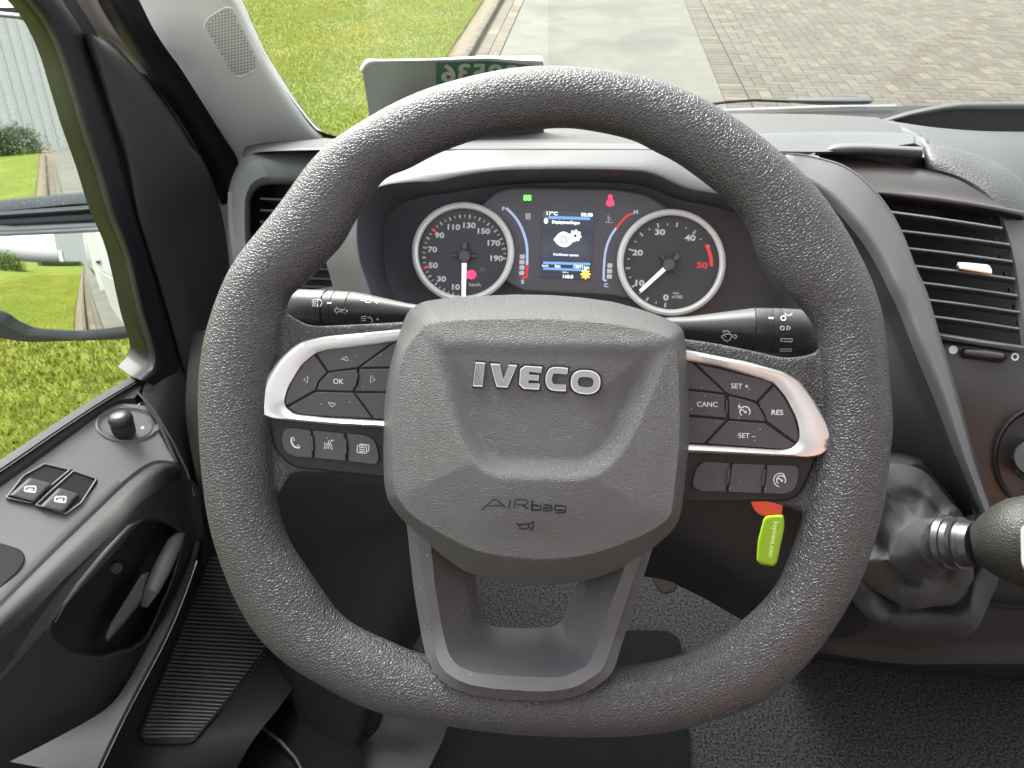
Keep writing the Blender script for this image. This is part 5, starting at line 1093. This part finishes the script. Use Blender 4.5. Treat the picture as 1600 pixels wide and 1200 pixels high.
tf = cr([(562,107),(573,92.5),(600,92.5),(680,91),(760,87),(790,88),(846,87)], 50); tf2 = cr([(565,115),(578,100.5),(600,97.5),(680,96),(760,94.5),(800,98.5),(850,104)], 50)
V, Fc = lofted([[cdS(p[0], p[1], .010) for p in tf], [cdS(*(p*.5+q*.5), -.004) for p, q in zip(tf, tf2)], [cdS(p[0], p[1], -.003) for p in tf2], [cdS(p[0], p[1], .006) for p in tf2]], False, False, False); mk('folded_edge', V, Fc, CARDE, cd, 60)
k = Ink()
for i in range(24):
    x0 = 681+i*7; x1 = x0+7; y0 = np.interp(x0, [681,760,800,848], [98,95.5,98.5,106]); y1 = np.interp(x1, [681,760,800,848], [98,95.5,98.5,106])
    k.poly([(x0, y0), (x1, y1), (x1, 165), (x0, 165)])
gpan = k.put('green_field', sheet_, CARDG, sheet_, .0006)
for ch, x_, y_ in (('6',701,114),('3',725,112.5),('5',749,112.5),('8',774,113.5),('8',800,114.5),('0',824,118)): 
    k = Ink(); k.text(ch, x_, y_, 27, 1, 1.25, .03, mirror=True); k.put('numeral', sheet_, CARDW, sheet_, .0012)

# ================================================================== DOOR MIRROR OUTSIDE
mi = thing('door_mirror', 'large two-part door mirror with rain drops outside the driver window', 'mirror', G(100, 530, 1.3))
def refln(px, py, d): 
    p = G(px, py, d); i_ = (p-C).normalized(); r_ = Vector((0, -1, 0)); return p, (r_-i_).normalized()
pu, nu_ = refln(68, 188, 1.30); Su = plane_surf(pu, nu_)
UP = rpoly([(-160,60),(-60,30),(0,27),(30,30),(52,38),(66,60),(84,100),(110,200),(150,321),(158,323),(120,325),(0,333),(-160,345)], [20,20,5,5,8,8,8,8,3,3,3,3,10])
mu = mk('upper_mirror_glass', [Su(p[0], p[1], 0) for p in UP], [tuple(range(len(UP)))], MIRRORM, mi, 0)
LOW = rpoly([(-160,372),(0,371),(60,367),(165,362),(178,380),(195,440),(213,500),(206,512),(190,518),(120,526),(40,523),(12,512),(0,502),(-40,490),(-160,470)], [5,3,3,3,5,5,5,5,5,5,5,5,5,5,5])
pl2, nl = refln(131, 408, 1.30); RS = .62
ex = Vector((0, 0, 1)).cross(nl).normalized(); ey = nl.cross(ex)
def Slow(px, py, n=0.0):
    q = plane_surf(pl2, nl)(px, py, 0); u_ = (q-pl2).dot(ex); v_ = (q-pl2).dot(ey); return q-nl*((u_*u_+v_*v_)/(2*RS)+n)
lc = (60, 445); lr = polar(LOW, lc, 120); V = [Slow(*lc)]; Fc = []
for r_ in range(1, 21):
    for q in range(120): a = 2*math.pi*q/120; V.append(Slow(lc[0]+lr[q]*r_/20*math.cos(a), lc[1]+lr[q]*r_/20*math.sin(a)))
for q in range(120): Fc.append((0, 1+q, 1+(q+1) % 120))
for r_ in range(19):
    for q in range(120): Fc.append((1+r_*120+q, 1+(r_+1)*120+q, 1+(r_+1)*120+(q+1) % 120, 1+r_*120+(q+1) % 120))
ml = mk('lower_mirror_glass', V, Fc, MIRRORM, mi, 60)
# housing: frame ring around both glasses and a shell behind
def frame(name, P, S_, w_):
    loops = [[S_(p[0], p[1], h) for p in offset(P, i)] for i, h in ((-w_*.6, -.05), (-w_, -.006), (-w_*.8, .010), (-w_*.35, .013), (0, .004), (0, -.004))]
    V, Fc = lofted(loops, True, False, False); return fixn(mk(name, V, Fc, GLOSSH, mi, 50))
GLOSSH = mat('mirror_housing_plastic', (.05, .055, .06), .3, spec=.5)
Sfl = lambda px, py, n: Slow(px, py, -n)
frame('housing_frame', UP, Su, 9); frame('housing_frame', LOW, Sfl, 9)
barV = [[G(x_, y_, d) for x_, y_ in ((-160,349),(0,336),(80,331),(165,326))] for y_, d in ((0, 0),)]
tube('centre_bar', [Su(-160,356,-.004), Su(0,350,-.004), Su(80,345,-.004), Su(168,340,-.004)], .016, GLOSSH, mi, 16)
sh = [Su(p[0], p[1], -.05) for p in rpoly([(-170,10),(40,12),(100,60),(190,330),(235,510),(200,530),(40,535),(-170,500)], 20)]
V, Fc = lofted([sh, [p+Vector((0, .08, 0)) for p in sh]], True, True, True); fixn(mk('housing_shell', V, Fc, GLOSSH, mi, 40))
V = []; Fc = []
for q in range(420):
    x_ = random.uniform(0, 148); y_ = min(318, max(60, random.gauss(200, 60))) if q < 330 else random.uniform(50, 318)
    if not inside(np.array([x_]), np.array([y_]), offset(UP, 4))[0]: continue
    r_ = random.uniform(.35, 1.15); n = len(V); p = Su(x_, y_, .0012); V.append(p)
    for a in range(6): V.append(Su(x_+r_*math.cos(a*math.pi/3), y_+r_*math.sin(a*math.pi/3)*1.15, .0002))
    Fc += [(n, n+1+a, n+1+(a+1) % 6) for a in range(6)]
o = mk('rain_drops', V, Fc, DROPM, mu, 60, keep=False); o['kind'] = 'stuff'

# ================================================================== FLOOR AND SHELL OF THE CAB
FZ = CAMZ-.95
setp(box('cab_floor', -.62, 1.9, -.6, 1.25, FZ-.05, FZ, CARPET), kind='structure')
L3('dummy', [[Vector((-.62, 1.20, CAMZ-.45)), Vector((0, 1.20, CAMZ-.45)), Vector((1.9, 1.20, CAMZ-.45))], [Vector((-.62, 1.2, FZ+.2)), Vector((0, 1.2, FZ+.2)), Vector((1.9, 1.2, FZ+.2))], [Vector((-.62, .98, FZ)), Vector((0, .98, FZ)), Vector((1.9, .98, FZ))]], 12, CARPET, 6, parent=db).name = 'firewall'
def FP(px, py, h=0): return HZ(px, py, .95-h)
def matx(name, P, h0, h1, m_, label, cat):
    P = rpoly(P, 12); a = [FP(p[0], p[1], h0) for p in P]; b = [FP(p[0], p[1], h1) for p in P]; V, Fc = lofted([a, b], True, True, True); o = fixn(mk(name, V, Fc, m_, None, 40)); return setp(o, label, cat)
matx('floor_mat', [(655,1150),(700,1128),(1075,1128),(1082,1300),(640,1300)], .001, .008, MATT, 'dark felt mat on the cab floor below the steering wheel', 'floor mat')
matx('floor_mat', [(930,1005),(950,985),(1045,985),(1064,1000),(1062,1060),(930,1060)], .001, .008, MATT, 'small black heel mat on the carpet right of the lower spoke', 'floor mat')
ft = thing('footrest', 'grey metal footrest on the floor at the far left of the footwell', 'footrest', FP(620, 1180))
L3('plate', [[FP(600,1115,.07), FP(640,1122,.07), FP(700,1132,.06)], [FP(590,1140,.05), FP(630,1150,.05), FP(690,1160,.04)], [FP(560,1170,.02), FP(620,1185,.02), FP(670,1200,.02)], [FP(540,1195,.01), FP(600,1230,.01), FP(650,1240,.01)]], 20, mat('grey_metal', (.035,.037,.041), .5), 5, parent=ft)
pd = thing('pedal', 'grey pedal with worn face behind the right of the lower spoke', 'pedal', G(1030, 925, .95))
Pp = plane_surf(G(1035, 880, .90), Vector((0, -.8, .6)))
plate('pedal_face', rpoly([(1012,820),(1062,815),(1066,880),(1056,925),(1034,930),(1018,905)], 8), -.008, .0, .002, Pp, METAL, pd, 5)
tube('pedal_arm', [G(1040,860,.93), G(1050,760,.95), G(1060,650,.95)], .008, DARK, pd, 10)
box('door_sill', -.64, -.50, -.4, 1.1, FZ-.05, FZ+.07, DARK, do)
sh_ = thing('cab_shell', 'rear wall, far side and roof of the cab around the driver, out of view', 'cab shell', (.6, -.5, FZ))
SHM = mat('cab_lining', (.26, .26, .25), .8)
box('roof', -.70, 1.95, -.6, -.15, CAMZ+.44, CAMZ+.46, mat('headliner', (.3, .3, .29), .9), sh_)
BOUNCEM = mat('orange_bounce', (.42, .15, .07), .85)
box('orange_bounce_panel', .22, .75, -.42, -.30, FZ+.4, CAMZ+.1, BOUNCEM, sh_)  # unseen block added behind the camera to lend orange reflections
box('rear_wall', -.75, 1.95, -.62, -.60, FZ-.05, CAMZ+.05, SHM, sh_)
box('front_corner_panel', -.655, -.635, 1.0, 1.35, FZ-.05, CAMZ-.30, DARK, sh_)
box('far_side_panel', 1.90, 1.92, -.6, 1.25, FZ-.05, CAMZ-.30, SHM, sh_)
box('near_side_panel', -.70, -.68, -.6, 1.25, FZ-.3, CAMZ-.75, SHM, sh_)
